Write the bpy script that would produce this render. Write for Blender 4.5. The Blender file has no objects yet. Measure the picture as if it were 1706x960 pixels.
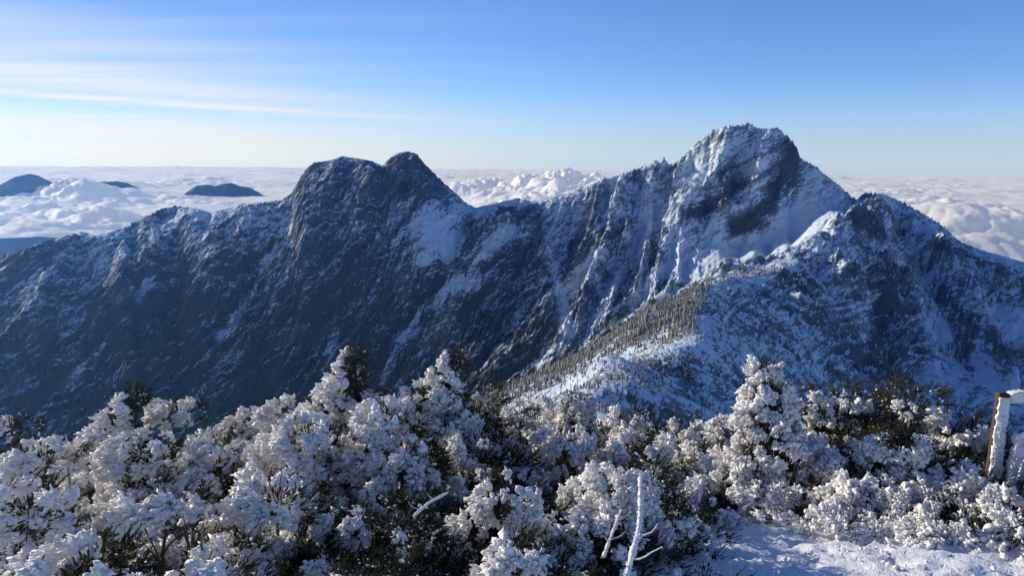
import bpy, math, random
import numpy as np
from mathutils import Matrix, Vector

rng = np.random.default_rng(7)
random.seed(7)
scene = bpy.context.scene
COL = scene.collection

# ------------------------------------------------------------------ camera
FPX, CX, CY = 1241.0, 853.0, 480.0
PITCH, ROLL = math.radians(9.96), math.radians(0.70)
cF = np.array([0.0, math.cos(PITCH), -math.sin(PITCH)])
up0 = np.array([0.0, math.sin(PITCH), math.cos(PITCH)])
rt0 = np.array([1.0, 0.0, 0.0])
cR = rt0 * math.cos(ROLL) + up0 * math.sin(ROLL)
cU = up0 * math.cos(ROLL) - rt0 * math.sin(ROLL)

def ray(px, py):
    d = cF * FPX + cR * (px - CX) - cU * (py - CY)
    return d / math.hypot(d[0], d[1])           # horizontal length 1

def at(px, py, dist):
    """the point of the place seen in that direction at that distance on the map"""
    return ray(px, py) * dist

def to_px(P):
    u = P @ cR; v = P @ cU; w = P @ cF
    w = np.maximum(w, 1e-3)
    return CX + FPX * u / w, CY - FPX * v / w

cam_data = bpy.data.cameras.new("camera")
cam = bpy.data.objects.new("camera", cam_data)
COL.objects.link(cam)
cam.matrix_world = Matrix(((cR[0], cU[0], -cF[0], 0), (cR[1], cU[1], -cF[1], 0), (cR[2], cU[2], -cF[2], 0), (0, 0, 0, 1)))
cam_data.sensor_width = 36.0
cam_data.lens = 36.0 * FPX / 1706.0
cam_data.clip_start = 0.05
cam_data.clip_end = 400000.0
scene.camera = cam

# ------------------------------------------------------------------ helpers
def tag(o, label=None, cat=None, group=None, kind=None):
    if label: o['label'] = label
    if cat: o['category'] = cat
    if group: o['group'] = group
    if kind: o['kind'] = kind
    return o

def empty(name, loc=(0, 0, 0), rz=0.0):
    o = bpy.data.objects.new(name, None); COL.objects.link(o)
    o.location = loc; o.rotation_euler = (0, 0, rz); o.empty_display_size = 0.1
    return o

def np_mesh(name, V, faces, nper, smooth=True, mats=None, mat_idx=None):
    """faces: flat int array of polygons that all have nper corners"""
    me = bpy.data.meshes.new(name)
    V = np.ascontiguousarray(V, dtype=np.float32)
    F = np.ascontiguousarray(faces, dtype=np.int32).reshape(-1, nper)
    me.vertices.add(len(V)); me.vertices.foreach_set('co', V.ravel())
    me.loops.add(F.size); me.loops.foreach_set('vertex_index', F.ravel())
    me.polygons.add(len(F))
    me.polygons.foreach_set('loop_start', np.arange(0, F.size, nper, dtype=np.int32))
    me.polygons.foreach_set('use_smooth', np.full(len(F), smooth))
    if mats:
        for m in mats: me.materials.append(m)
    if mat_idx is not None:
        me.polygons.foreach_set('material_index', np.ascontiguousarray(mat_idx, dtype=np.int32))
    me.update(calc_edges=True)
    return me

def link(name, me, parent=None):
    o = bpy.data.objects.new(name, me); COL.objects.link(o)
    if parent: o.parent = parent
    return o

def grid_faces(nr, nc):
    i = np.arange(nr - 1)[:, None] * nc + np.arange(nc - 1)[None, :]
    return np.stack([i, i + 1, i + nc + 1, i + nc], -1).reshape(-1, 4)

def fattr(me, name, arr):
    a = me.attributes.new(name, 'FLOAT', 'POINT')
    a.data.foreach_set('value', np.ascontiguousarray(arr, dtype=np.float32).ravel())

# gradient noise on numpy arrays, about -1..1
_P = np.random.default_rng(11).permutation(512).astype(np.int32)
_A = np.random.default_rng(12).uniform(0, 2 * math.pi, 512)
_GX, _GY = np.cos(_A), np.sin(_A)
def noise2(x, y, seed=0):
    xi = np.floor(x); yi = np.floor(y)
    fx = (x - xi); fy = (y - yi)
    xi = xi.astype(np.int64); yi = yi.astype(np.int64)
    ux = fx * fx * fx * (fx * (fx * 6 - 15) + 10); uy = fy * fy * fy * (fy * (fy * 6 - 15) + 10)
    def g(ix, iy, dx, dy):
        h = _P[(_P[(ix + seed * 37) & 511] + iy) & 511]
        return _GX[h] * dx + _GY[h] * dy
    n00 = g(xi, yi, fx, fy); n10 = g(xi + 1, yi, fx - 1, fy)
    n01 = g(xi, yi + 1, fx, fy - 1); n11 = g(xi + 1, yi + 1, fx - 1, fy - 1)
    return ((n00 * (1 - ux) + n10 * ux) * (1 - uy) + (n01 * (1 - ux) + n11 * ux) * uy) * 1.5
def fbm(x, y, o=4, seed=0, g=0.5, lac=2.03):
    s = 0; a = 1.0; f = 1.0; t = 0
    for k in range(o):
        s = s + a * noise2(x * f + 17.3 * k, y * f - 9.1 * k, seed + k); t += a; a *= g; f *= lac
    return s / t
def ridged(x, y, o=4, seed=0, g=0.5, lac=2.03):
    s = 0; a = 1.0; f = 1.0; t = 0
    for k in range(o):
        s = s + a * (1 - np.abs(noise2(x * f + 7.7 * k, y * f + 3.3 * k, seed + k)) * 1.6); t += a; a *= g; f *= lac
    return s / t
def sstep(a, b, x):
    t = np.clip((x - a) / (b - a), 0, 1); return t * t * (3 - 2 * t)

# node helpers
def new_mat(name):
    m = bpy.data.materials.new(name); m.use_nodes = True
    nt = m.node_tree; nt.nodes.clear()
    return m, nt
def nd(nt, t, **kw):
    n = nt.nodes.new(t)
    for k, v in kw.items():
        if k.startswith('i_'):
            key = k[2:].replace('_', ' ')
            n.inputs[key].default_value = v
        else: setattr(n, k, v)
    return n
def noise_n(nt, vec, scale, detail=4, rough=0.55, dist=0.0, dims='3D'):
    n = nd(nt, 'ShaderNodeTexNoise', noise_dimensions=dims)
    n.inputs['Scale'].default_value = scale; n.inputs['Detail'].default_value = detail
    n.inputs['Roughness'].default_value = rough; n.inputs['Distortion'].default_value = dist
    if vec is not None: nt.links.new(vec, n.inputs['Vector'])
    return n
def math_n(nt, op, a, b=None, c=None, clamp=False):
    n = nd(nt, 'ShaderNodeMath', operation=op, use_clamp=clamp)
    for i, v in enumerate((a, b, c)):
        if v is None: continue
        if isinstance(v, (int, float)): n.inputs[i].default_value = v
        else: nt.links.new(v, n.inputs[i])
    return n.outputs[0]
def ramp_n(nt, fac, lo, hi, a=0.0, b=1.0):
    n = nd(nt, 'ShaderNodeMapRange', interpolation_type='SMOOTHSTEP')
    nt.links.new(fac, n.inputs[0])
    n.inputs[1].default_value = lo; n.inputs[2].default_value = hi
    n.inputs[3].default_value = a; n.inputs[4].default_value = b
    return n.outputs[0]
def mix_c(nt, fac, a, b):
    n = nd(nt, 'ShaderNodeMix', data_type='RGBA')
    for i, v in ((0, fac), (6, a), (7, b)):
        if isinstance(v, (int, float)): n.inputs[i].default_value = v
        elif isinstance(v, tuple): n.inputs[i].default_value = (*v, 1.0)
        else: nt.links.new(v, n.inputs[i])
    return n.outputs[2]

# ------------------------------------------------------------------ sun, sky, haze
SUN_AZ, SUN_EL = math.radians(-64), math.radians(18)       # to the left of the view, in front
sd = Vector((math.sin(SUN_AZ) * math.cos(SUN_EL), math.cos(SUN_AZ) * math.cos(SUN_EL), math.sin(SUN_EL)))
sl = bpy.data.lights.new("sun", 'SUN'); sl.energy = 5.0; sl.angle = math.radians(0.53); sl.color = (1.0, 0.93, 0.81)
so = bpy.data.objects.new("sun", sl); COL.objects.link(so)
so.rotation_euler = sd.to_track_quat('Z', 'Y').to_euler()

world = bpy.data.worlds.new("World"); scene.world = world; world.use_nodes = True
nt = world.node_tree; nt.nodes.clear()
sky = nd(nt, 'ShaderNodeTexSky', sky_type='NISHITA')
sky.sun_disc = False; sky.sun_elevation = SUN_EL; sky.sun_rotation = SUN_AZ
sky.altitude = 3000; sky.air_density = 1.0; sky.dust_density = 0.12; sky.ozone_density = 1.5
geo = nd(nt, 'ShaderNodeTexCoord')
sep = nd(nt, 'ShaderNodeSeparateXYZ'); nt.links.new(geo.outputs['Generated'], sep.inputs[0])
# a high, thin veil of ice cloud on a plane far overhead: direction / height
zc = math_n(nt, 'MAXIMUM', sep.outputs['Z'], 0.004)
zz = math_n(nt, 'ADD', zc, 0.035)
u = math_n(nt, 'DIVIDE', sep.outputs['X'], zz)
v = math_n(nt, 'DIVIDE', sep.outputs['Y'], zz)
comb = nd(nt, 'ShaderNodeCombineXYZ'); nt.links.new(u, comb.inputs[0]); nt.links.new(v, comb.inputs[1])
mp = nd(nt, 'ShaderNodeMapping'); nt.links.new(comb.outputs[0], mp.inputs[0])
mp.inputs['Rotation'].default_value = (0, 0, math.radians(24)); mp.inputs['Scale'].default_value = (0.10, 0.62, 1)
c1 = noise_n(nt, mp.outputs[0], 1.0, 7, 0.62, 0.4)
mp2 = nd(nt, 'ShaderNodeMapping'); nt.links.new(comb.outputs[0], mp2.inputs[0])
mp2.inputs['Rotation'].default_value = (0, 0, math.radians(30)); mp2.inputs['Scale'].default_value = (0.05, 1.9, 1)
c2 = noise_n(nt, mp2.outputs[0], 1.0, 5, 0.6, 0.2)
veil = math_n(nt, 'MULTIPLY', ramp_n(nt, c1.outputs[0], 0.36, 0.64), ramp_n(nt, c2.outputs[0], 0.32, 0.66))
# thinner to the right and overhead
lf = ramp_n(nt, sep.outputs['X'], -0.55, 0.30, 1.0, 0.04)
hf = ramp_n(nt, sep.outputs['Z'], 0.05, 0.42, 1.0, 0.12)
veil = math_n(nt, 'MULTIPLY', math_n(nt, 'MULTIPLY', veil, lf), hf)
veil = math_n(nt, 'MULTIPLY', veil, 0.22, clamp=True)
# two long straight trails
def trail(pa, pb, width, x0, x1, amt):
    A_ = ray(*pa); A_ = A_ / np.linalg.norm(A_); B_ = ray(*pb); B_ = B_ / np.linalg.norm(B_)
    slope = float((B_[2] - A_[2]) / (B_[0] - A_[0])); z0 = float(A_[2] - slope * A_[0])
    zl = math_n(nt, 'MULTIPLY_ADD', sep.outputs['X'], slope, z0)
    dz = math_n(nt, 'ABSOLUTE', math_n(nt, 'SUBTRACT', sep.outputs['Z'], zl))
    n1 = noise_n(nt, mp.outputs[0], 2.2, 4, 0.6)
    g = ramp_n(nt, dz, 0.0, width, 1.0, 0.0)
    e = ramp_n(nt, sep.outputs['X'], x0, x1, 1.0, 0.0)
    return math_n(nt, 'MULTIPLY', math_n(nt, 'MULTIPLY', g, e), math_n(nt, 'MULTIPLY', ramp_n(nt, n1.outputs[0], 0.25, 0.65, 0.4, 1.0), amt))
for tr_ in ((((0, 152), (850, 205), 0.0060, -0.45, 0.30, 0.62)), ((0, 118), (520, 168), 0.030, -0.54, 0.0, 0.62), ((0, 208), (600, 238), 0.016, -0.45, 0.02, 0.50),
            ((0, 50), (700, 150), 0.06, -0.60, 0.05, 0.34), ((0, 243), (900, 262), 0.012, -0.5, 0.3, 0.35), ((0, 185), (900, 232), 0.010, -0.35, 0.15, 0.25)):
    veil = math_n(nt, 'ADD', veil, trail(*tr_), clamp=True)
wb = nd(nt, 'ShaderNodeMix', data_type='RGBA', blend_type='MULTIPLY'); wb.inputs[0].default_value = 1.0
nt.links.new(sky.outputs[0], wb.inputs[6]); nt.links.new(mix_c(nt, ramp_n(nt, sep.outputs['X'], -0.62, 0.05), (0.56, 0.69, 0.97), (0.64, 0.87, 1.30)), wb.inputs[7])
low_v = ramp_n(nt, sep.outputs['Z'], -0.02, 0.11, 0.68, 0.0)     # pale band of distant moisture along the horizon
veil = math_n(nt, 'ADD', veil, math_n(nt, 'MULTIPLY', low_v, ramp_n(nt, sep.outputs['X'], -0.6, 0.2, 0.75, 1.0)), clamp=True)
hc = mix_c(nt, ramp_n(nt, sep.outputs['X'], -0.5, 0.25), (7.0, 7.0, 7.1), (4.1, 5.2, 7.2))
bgc = mix_c(nt, veil, wb.outputs[2], hc)
bg = nd(nt, 'ShaderNodeBackground'); bg.inputs['Strength'].default_value = 0.13
nt.links.new(bgc, bg.inputs['Color'])
wo = nd(nt, 'ShaderNodeOutputWorld'); nt.links.new(bg.outputs[0], wo.inputs['Surface'])

# the air between the summits: one thin homogeneous volume
def box_mesh(name, lo, hi):
    V = np.array([[x, y, z] for z in (lo[2], hi[2]) for y in (lo[1], hi[1]) for x in (lo[0], hi[0])], dtype=float)
    F = [0, 2, 3, 1, 4, 5, 7, 6, 0, 1, 5, 4, 2, 6, 7, 3, 0, 4, 6, 2, 1, 3, 7, 5]
    return np_mesh(name, V, F, 4, smooth=False)
hm = box_mesh("haze", (-6500, -400, -1500), (6500, 4600, 170))
m, nt = new_mat("thin mountain air")
vs = nd(nt, 'ShaderNodeVolumeScatter'); vs.inputs['Color'].default_value = (0.15, 0.40, 1.0, 1)
vs.inputs['Density'].default_value = 7.0e-5; vs.inputs['Anisotropy'].default_value = 0.68
mo = nd(nt, 'ShaderNodeOutputMaterial'); nt.links.new(vs.outputs[0], mo.inputs['Volume'])
hm.materials.append(m)
haze = link("haze", hm); tag(haze, kind='stuff', label="thin bluish haze in the air between the summits", cat="haze")

scene.view_settings.view_transform = 'Standard'
scene.view_settings.look = 'None'
scene.view_settings.exposure = 0.0
scene.cycles.use_denoising = True
try: scene.cycles.denoiser = 'OPENIMAGEDENOISE'
except Exception: pass
scene.cycles.max_bounces = 8; scene.cycles.diffuse_bounces = 5; scene.cycles.volume_bounces = 0
scene.cycles.transparent_max_bounces = 8
# ------------------------------------------------------------------ the mountains: control lines through real points
SKY1 = [(-420,560,2300),(-250,500,2250),(-120,462,2200),(0,428,2150),(60,407,2120),(110,393,2100),(135,386,2090),(160,393,2080),(210,378,2060),(240,362,2050),
 (270,347,2040),(295,343,2030),(330,348,2020),(350,354,2010),(385,346,2000),(400,340,1990),(430,338,1980),(470,333,1960),(485,322,1950),(495,305,1945),(505,288,1940),
 (515,276,1935),(525,270,1930),(545,268,1920),(570,260,1910),(600,264,1900),(620,268,1890),(637,276,1885),(650,262,1880),(665,254,1875),(680,252,1870),(695,256,1865),
 (705,270,1860),(720,285,1855),(740,305,1850),(760,322,1845),(775,337,1840),(792,346,1835),(820,340,1830),(860,330,1820),(885,335,1815),(905,330,1810),(940,325,1800),
 (960,315,1795),(980,308,1790),(1000,300,1785),(1040,288,1780),(1065,280,1775),(1090,270,1770),(1108,262,1765),(1113,275,1765),(1125,272,1762),(1140,258,1760),
 (1160,237,1758),(1185,217,1755),(1200,210,1752),(1235,208,1750),(1247,204,1748),(1262,213,1746),(1295,213,1744),(1310,225,1742),(1325,240,1740),(1333,263,1735),
 (1345,270,1730),(1360,277,1728),(1370,288,1725),(1385,298,1722),(1400,310,1718),(1420,329,1710)]
SKY3 = [(1428,332,1990),(1440,321,1985),(1470,322,1975),(1490,330,1965),(1520,345,1950),(1545,360,1940),(1570,375,1930),(1590,395,1920),(1605,405,1910),(1640,418,1880),(1706,437,1800),(1850,480,1700),(2000,540,1600)]
R4 = [(1480,383,1640),(1540,392,1600),(1600,412,1560),(1650,430,1530),(1706,455,1500),(1850,520,1450)]
R2 = [(1420,330,1700),(1408,345,1560),(1393,362,1400),(1386,392,1330),(1368,415,1270),(1335,440,1200),(1285,450,1130),(1240,457,1060),(1200,463,1000),(1160,483,900),(1150,500,850),
 (1158,535,760),(1168,573,660),(1130,578,610),(1090,590,560),(1040,602,510),(1012,590,470),(1000,620,380),(985,660,290),(965,720,190),(945,830,100),(930,1000,50)]
SPUR = [(1130,497,905),(1080,522,900),(1045,545,895),(1010,568,890),(985,588,885),(960,601,880),(920,618,870),(880,633,860),(850,645,850),(820,658,840),(760,690,830),(680,740,820)]
FLANK = [(1060,600,700),(980,640,660),(900,670,620),(1090,560,740),(1000,610,740),(900,700,420),(820,760,350)]
VAL = [(-400,800,1770),(-200,760,1680),(0,730,1600),(150,715,1530),(300,705,1460),(450,700,1400),(600,690,1330),(700,688,1280),(790,678,1220),(880,650,1190),(960,620,1190),(1040,570,1210),
 (1100,530,1240),(1160,497,1320),(1230,472,1370),(1290,456,1400),(1340,440,1420)]
NEAR = [(-200,1100,900),(100,1000,800),(300,980,700),(500,960,650),(650,900,600),(780,850,560)]
RIB1 = [(1247,206,1746),(1222,235,1710),(1205,262,1680),(1190,292,1640),(1165,318,1605),(1145,335,1580),(1133,352,1560)]
RIB1B = [(1137,362,1556),(1165,362,1570),(1200,345,1605),(1225,320,1650),(1235,300,1665)]
GUL = [(1140,262,1756),(1150,285,1740),(1125,320,1690),(1090,370,1610),(1060,430,1520),(1020,500,1400)]
RIB2 = [(1298,216,1740),(1310,240,1722),(1305,270,1695),(1290,300,1660),(1262,325,1625),(1235,345,1600),(1208,370,1575),(1198,380,1568)]
RIB2B = [(1334,270,1722),(1330,300,1700),(1315,335,1665),(1295,362,1630),(1265,382,1600),(1235,392,1580),(1205,392,1560)]
SCREE = [(1345,300,1700),(1350,340,1650),(1330,380,1590),(1290,410,1520),(1230,430,1460),(1180,470,1370),(1260,440,1440),(1180,400,1540),(1150,430,1480)]
RIB0 = [(1108,263,1764),(1095,300,1720),(1060,340,1670),(1045,390,1590),(1000,450,1500)]
RFL = [(1440,450,1330),(1400,540,1080),(1320,600,870),(1250,665,680),(1180,700,480),(1120,760,300),(1200,620,640),(1100,650,430),(1260,560,880),(1320,520,1000),(1230,520,900)]
VAL2 = [(1500,470,1420),(1490,560,1200),(1480,640,1030),(1450,720,880),(1400,800,700)]
RSIDE = [(1600,500,1400),(1706,560,1300),(1640,650,1120),(1560,600,1200),(1850,700,1150),(1800,600,1250),(1540,430,1540),(2000,800,1000),(1600,900,700),(1900,1000,700)]

def dens(L, n):
    L = np.array([at(*q) for q in L]); out = []
    for a, b in zip(L[:-1], L[1:]):
        k = max(1, int(np.hypot(*(b - a)[:2]) / n))
        for i in range(k): out.append(a + (b - a) * i / k)
    out.append(L[-1]); return np.array(out)
ctrl = [dens(SKY1, 28), dens(SKY3, 45), dens(R4, 45), dens(R2, 28), dens(SPUR, 40), dens(VAL, 60), dens(NEAR, 90), dens(RIB1, 22), dens(RIB1B, 25), dens(GUL, 40),
        dens(RIB2, 22), dens(RIB2B, 22), dens(RIB0, 35), dens(VAL2, 80)]
for L in (FLANK, SCREE, RFL, RSIDE): ctrl.append(np.array([at(*q) for q in L]))
s1 = dens(SKY1, 90)
for off, dz in ((170, -150), (420, -330), (900, -560), (1700, -900)):
    q = s1.copy(); r = np.hypot(q[:, 0], q[:, 1]); q[:, :2] *= ((r + off) / r)[:, None]; q[:, 2] += dz
    q = q[to_px(s1)[0] < 1330]; ctrl.append(q)
s3 = dens(SKY3, 120)
for off, dz in ((200, -150), (500, -360), (1200, -700)):
    q = s3.copy(); r = np.hypot(q[:, 0], q[:, 1]); q[:, :2] *= ((r + off) / r)[:, None]; q[:, 2] += dz; ctrl.append(q)
ctrl.append(np.array([[0, 20, -26], [-60, 40, -48], [60, 60, -50], [-400, 100, -350], [400, 100, -300], [-900, 600, -560], [900, 500, -560], [-1500, 900, -650], [1600, 800, -700]], dtype=float))
CP = np.concatenate(ctrl)
# drop near-duplicates
keep = []
for i, p in enumerate(CP):
    if all((p[0] - CP[j][0]) ** 2 + (p[1] - CP[j][1]) ** 2 > 36 for j in keep): keep.append(i)
CP = CP[keep]
def solve(CP):
    n = len(CP); XY = CP[:, :2] / 1000
    D = np.hypot(XY[:, None, 0] - XY[None, :, 0], XY[:, None, 1] - XY[None, :, 1])
    A = np.zeros((n + 3, n + 3)); A[:n, :n] = D + np.eye(n) * -0.0006
    A[:n, n] = 1; A[:n, n + 1:] = XY; A[n, :n] = 1; A[n + 1:, :n] = XY.T
    return np.linalg.solve(A, np.concatenate([CP[:, 2], [0, 0, 0]])), XY
W, WXY = solve(CP)
def base_h(x, y):
    x = (x / 1000).astype(np.float32); y = (y / 1000).astype(np.float32)
    out = (W[-3] + W[-2] * x + W[-1] * y).astype(np.float32)
    for w, (cx, cy) in zip(W[:-3], WXY):
        out += np.float32(w) * np.sqrt((x - np.float32(cx)) ** 2 + (y - np.float32(cy)) ** 2)
    return out

NA = 1560
az = np.radians(np.linspace(-47, 46, NA))
dd = [22.0]
while dd[-1] < 3900:
    d = dd[-1]
    st = 0.012 * d if d < 350 else (2.6 if d < 1300 else (1.7 if d < 2000 else (2.2 if d < 2120 else 30)))
    dd.append(d + min(st, 4.0) if d < 350 else d + st)
dd = np.array(dd); ND = len(dd)
AZ, DD = np.meshgrid(az, dd)
X = DD * np.sin(AZ); Y = DD * np.cos(AZ)
# the base shape is smooth: solve it on every other line and blend
cx_ = np.arange(0, NA, 3); 
if cx_[-1] != NA - 1: cx_ = np.append(cx_, NA - 1)
cy_ = np.arange(0, ND, 3)
if cy_[-1] != ND - 1: cy_ = np.append(cy_, ND - 1)
Hc = base_h(X[np.ix_(cy_, cx_)], Y[np.ix_(cy_, cx_)])
def up1(A, idx, n, axis):
    t = np.arange(n); j = np.clip(np.searchsorted(idx, t, 'right') - 1, 0, len(idx) - 2)
    f = (t - idx[j]) / (idx[j + 1] - idx[j])
    A0 = np.take(A, j, axis); A1 = np.take(A, j + 1, axis)
    f = f.reshape((-1, 1) if axis == 0 else (1, -1))
    return A0 * (1 - f) + A1 * f
H = up1(up1(Hc, cy_, ND, 0), cx_, NA, 1).astype(np.float64)

PXb, PYb = to_px(np.stack([X, Y, H], -1))
main = np.exp(-((PXb - 1235) / 170) ** 2) * sstep(1350, 1550, DD)
far = sstep(700, 1150, DD)
amp = np.clip(DD / 1000, 0.02, 1.3)
# slope of the base shape
gy = np.gradient(H, axis=0) / np.gradient(DD, axis=0)
gx = np.gradient(H, axis=1) / (DD * (az[1] - az[0]))
gm = np.hypot(gx, gy) + 1e-4
wA = sstep(0.35, 0.8, np.abs(gy) / gm)
wx = X + 26 * fbm(X / 150, Y / 150, 3, 3); wy = Y + 26 * fbm(X / 150 + 9, Y / 150, 3, 5)
# gullies that run down the slopes
sx = wx - (0.95 - 0.45 * sstep(900, 1250, PXb)) * wy
gA = 0.45 * ridged(sx / 330, wy / 900, 2, 18) + 0.55 * ridged(sx / 140, wy / 480, 5, 20, 0.55)
gB = ridged(wx / 420 + wy / 900, wy / 95, 5, 30, 0.52)
gul = gA * wA + gB * (1 - wA)
gA2 = ridged((wx - 0.8 * wy) / 42, wy / 170, 4, 24, 0.6); gB2 = ridged(wx / 150, wy / 30, 3, 34)
gul2 = gA2 * wA + gB2 * (1 - wA)
slopew = sstep(0.15, 0.6, gm)
smooth_scree = np.exp(-(((PXb - 1335) / 55) ** 2 + ((PYb - 370) / 70) ** 2)) + np.exp(-(((PXb - 1220) / 90) ** 2 + ((PYb - 430) / 40) ** 2)) + np.exp(-(((PXb - 730) / 40) ** 2 + ((PYb - 390) / 45) ** 2))
smooth_scree = np.clip(smooth_scree, 0, 1) * sstep(1250, 1400, DD)
ridge_keep = np.clip(1 - 0.65 * np.exp(-((DD - 1850) / 120) ** 2) , 0.2, 1)
H2 = H + amp * slopew * ridge_keep * (1 - 0.85 * smooth_scree) * (1 - 0.62 * main) * (88 * (gul - 0.62) + 19 * (gul2 - 0.62))
# bedding: tilted ledges
bed = H + (H2 - H) - 0.52 * X + 0.15 * Y + 16 * fbm(X / 220, Y / 220, 3, 50) + 5 * fbm(X / 40, Y / 40, 3, 55)
def saw(c, P):
    t = c / P; t = t - np.floor(t); return np.where(t < 0.75, t / 0.75, (1 - t) / 0.25) - 0.5
bedw = slopew * (1 - smooth_scree) * far * (0.55 + 0.45 * sstep(-0.2, 0.4, fbm(X / 130, Y / 130, 2, 60)))
calm = 0.16 + 0.84 * sstep(930, 1080, DD)
H2 = H + (H2 - H) * np.where(PXb > 1170, np.maximum(calm, 0.34), calm)
H3 = H2 + bedw * (9.0 * saw(bed, 27) + 4.6 * saw(bed + 5, 11.3) + 1.3 * saw(bed, 4.7)) * (1 + 0.9 * main)
# named ribs and gullies of the faces
jx = PXb + 7 * fbm(X / 60, Y / 60, 3, 140); jy = PYb + 5 * fbm(X / 60 + 5, Y / 60, 3, 145)
def rib(pts, w, amp_, skew=1.0):
    global H3
    pts = np.array(pts, float); best = np.full(PXb.shape, 1e9); sg = np.ones(PXb.shape)
    for a, b in zip(pts[:-1], pts[1:]):
        ab = b - a; t = np.clip(((jx - a[0]) * ab[0] + (jy - a[1]) * ab[1]) / (ab @ ab), 0, 1)
        dx = jx - a[0] - t * ab[0]; dy = jy - a[1] - t * ab[1]; m_ = np.hypot(dx, dy)
        sg = np.where(m_ < best, np.where(dx * ab[1] - dy * ab[0] > 0, 1.0, -1.0), sg); best = np.minimum(best, m_)
    # dx*ab1 - dy*ab0 > 0 : to the right of a line that runs downward
    ww = np.where(sg > 0, w / skew, w * skew)
    H3 = H3 + amp_ * np.exp(-np.abs(best / ww) ** 1.4) * sstep(950, 1150, DD) * (DD < 2300)
for r_ in [([(1247,206),(1222,235),(1205,262),(1190,292),(1150,325),(1137,352)],17,38,1.5), ([(1298,216),(1290,240),(1262,300),(1235,345),(1208,372)],19,42,1.5), ([(1185,217),(1160,245),(1130,290)],10,20,1.2),
           ([(1108,263),(1090,300),(1070,340),(1050,400)],11,26,1.4), ([(1060,282),(1020,340),(985,420)],11,24,1.3), ([(980,308),(940,370),(900,440)],12,24,1.3),
           ([(1333,263),(1322,310),(1285,365)],14,26,1.6), ([(1215,212),(1190,250),(1165,300),(1110,350),(1085,400)],9,-24,1), ([(1272,216),(1250,255),(1232,290)],9,-24,1), ([(1125,275),(1105,320),(1075,370),(1045,440)],9,-18,1),
           ([(637,277),(632,330),(648,400),(600,500)],9,-26,1), ([(680,252),(715,330),(700,400)],22,20,1.2), ([(570,260),(540,350),(500,450),(430,560)],22,34,1.3), ([(505,288),(455,400),(350,540)],13,-26,1),
           ([(430,338),(380,430),(280,560),(220,640)],18,30,1.3), ([(295,343),(230,450),(130,600)],20,34,1.3), ([(350,354),(300,450),(200,590)],12,-24,1), ([(135,386),(60,500),(-40,620)],18,34,1.3), ([(200,380),(150,470),(60,600)],12,-26,1),
           ([(792,346),(740,430),(640,560),(600,640)],13,-32,1), ([(860,330),(800,450),(730,580)],16,32,1.4), ([(620,300),(580,420),(500,560),(470,640)],16,26,1.3), ([(905,340),(860,440),(800,560)],9,-20,1), ([(1000,300),(960,380),(930,500)],8,-18,1),
           ([(1040,400),(980,500),(930,580)],13,24,1.3), ([(1440,322),(1500,450),(1560,600)],16,26,1.3), ([(1545,360),(1620,500),(1690,640)],16,30,1.3), ([(1490,335),(1550,440),(1620,600)],11,-26,1), ([(1400,400),(1450,480),(1480,600)],12,-22,1)]:
    rib(*r_)
# rough rock
H3 += amp * (1 - 0.85 * smooth_scree) * slopew * (9.0 * (ridged(X / 34, Y / 34, 4, 80, 0.6) - 0.62) + 3.2 * (ridged((X + Y * .3) / 11, Y / 14, 3, 84, 0.6) - 0.62)) * far
H3 += (DD < 1000) * (DD / 700) * 1.6 * (ridged(X / 6, Y / 6, 3, 180) - 0.6)
H3 += amp * (1 - 0.8 * smooth_scree) * (0.4 + 0.6 * calm) * (4.0 * fbm(X / 30, Y / 30, 4, 70, 0.55) + 1.6 * fbm(X / 7, Y / 7, 3, 77, 0.6))
# bring the skyline back to its measured height
sk = np.array([(q[0], q[1]) for q in SKY1 + SKY3]); el = []
for px, py, d in SKY1 + SKY3:
    r = ray(px, py); el.append((math.atan2(r[0], r[1]), r[2]))
el = np.array(el); o_ = np.argsort(el[:, 0]); el = el[o_]
want = np.interp(az, el[:, 0], el[:, 1])
sel = dd > 1380
rat = H3 / DD
got = rat[sel].max(0)
dl = want - got
ker = np.ones(5) / 5; dl = np.convolve(np.pad(dl, 2, 'edge'), ker, 'valid')
wgt = sstep(1380, 1700, DD)
H4 = H3 + dl[None, :] * DD * wgt
# ragged crest teeth
H4 += sstep(1650, 1760, DD) * (0.5 + 1.6 * noise2(AZ * 60, DD * 0 + 3.3)) * ridged(AZ * 260, DD / 60, 3, 90) * sstep(760, 860, PXb) * sstep(1450, 1400, PXb)
sink = sstep(2150, 2600, DD) * 250
H4 -= sink
TX, TY, TH = X, Y, H4
def terrain_z(x, y):
    a = math.atan2(x, y); d = math.hypot(x, y)
    fi = (a - az[0]) / (az[1] - az[0]); i = int(np.clip(fi, 0, NA - 2)); u = fi - i
    j = int(np.clip(np.searchsorted(dd, d) - 1, 0, ND - 2)); v = (d - dd[j]) / (dd[j + 1] - dd[j])
    return float((TH[j, i] * (1 - u) + TH[j, i + 1] * u) * (1 - v) + (TH[j + 1, i] * (1 - u) + TH[j + 1, i + 1] * u) * v)

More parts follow.
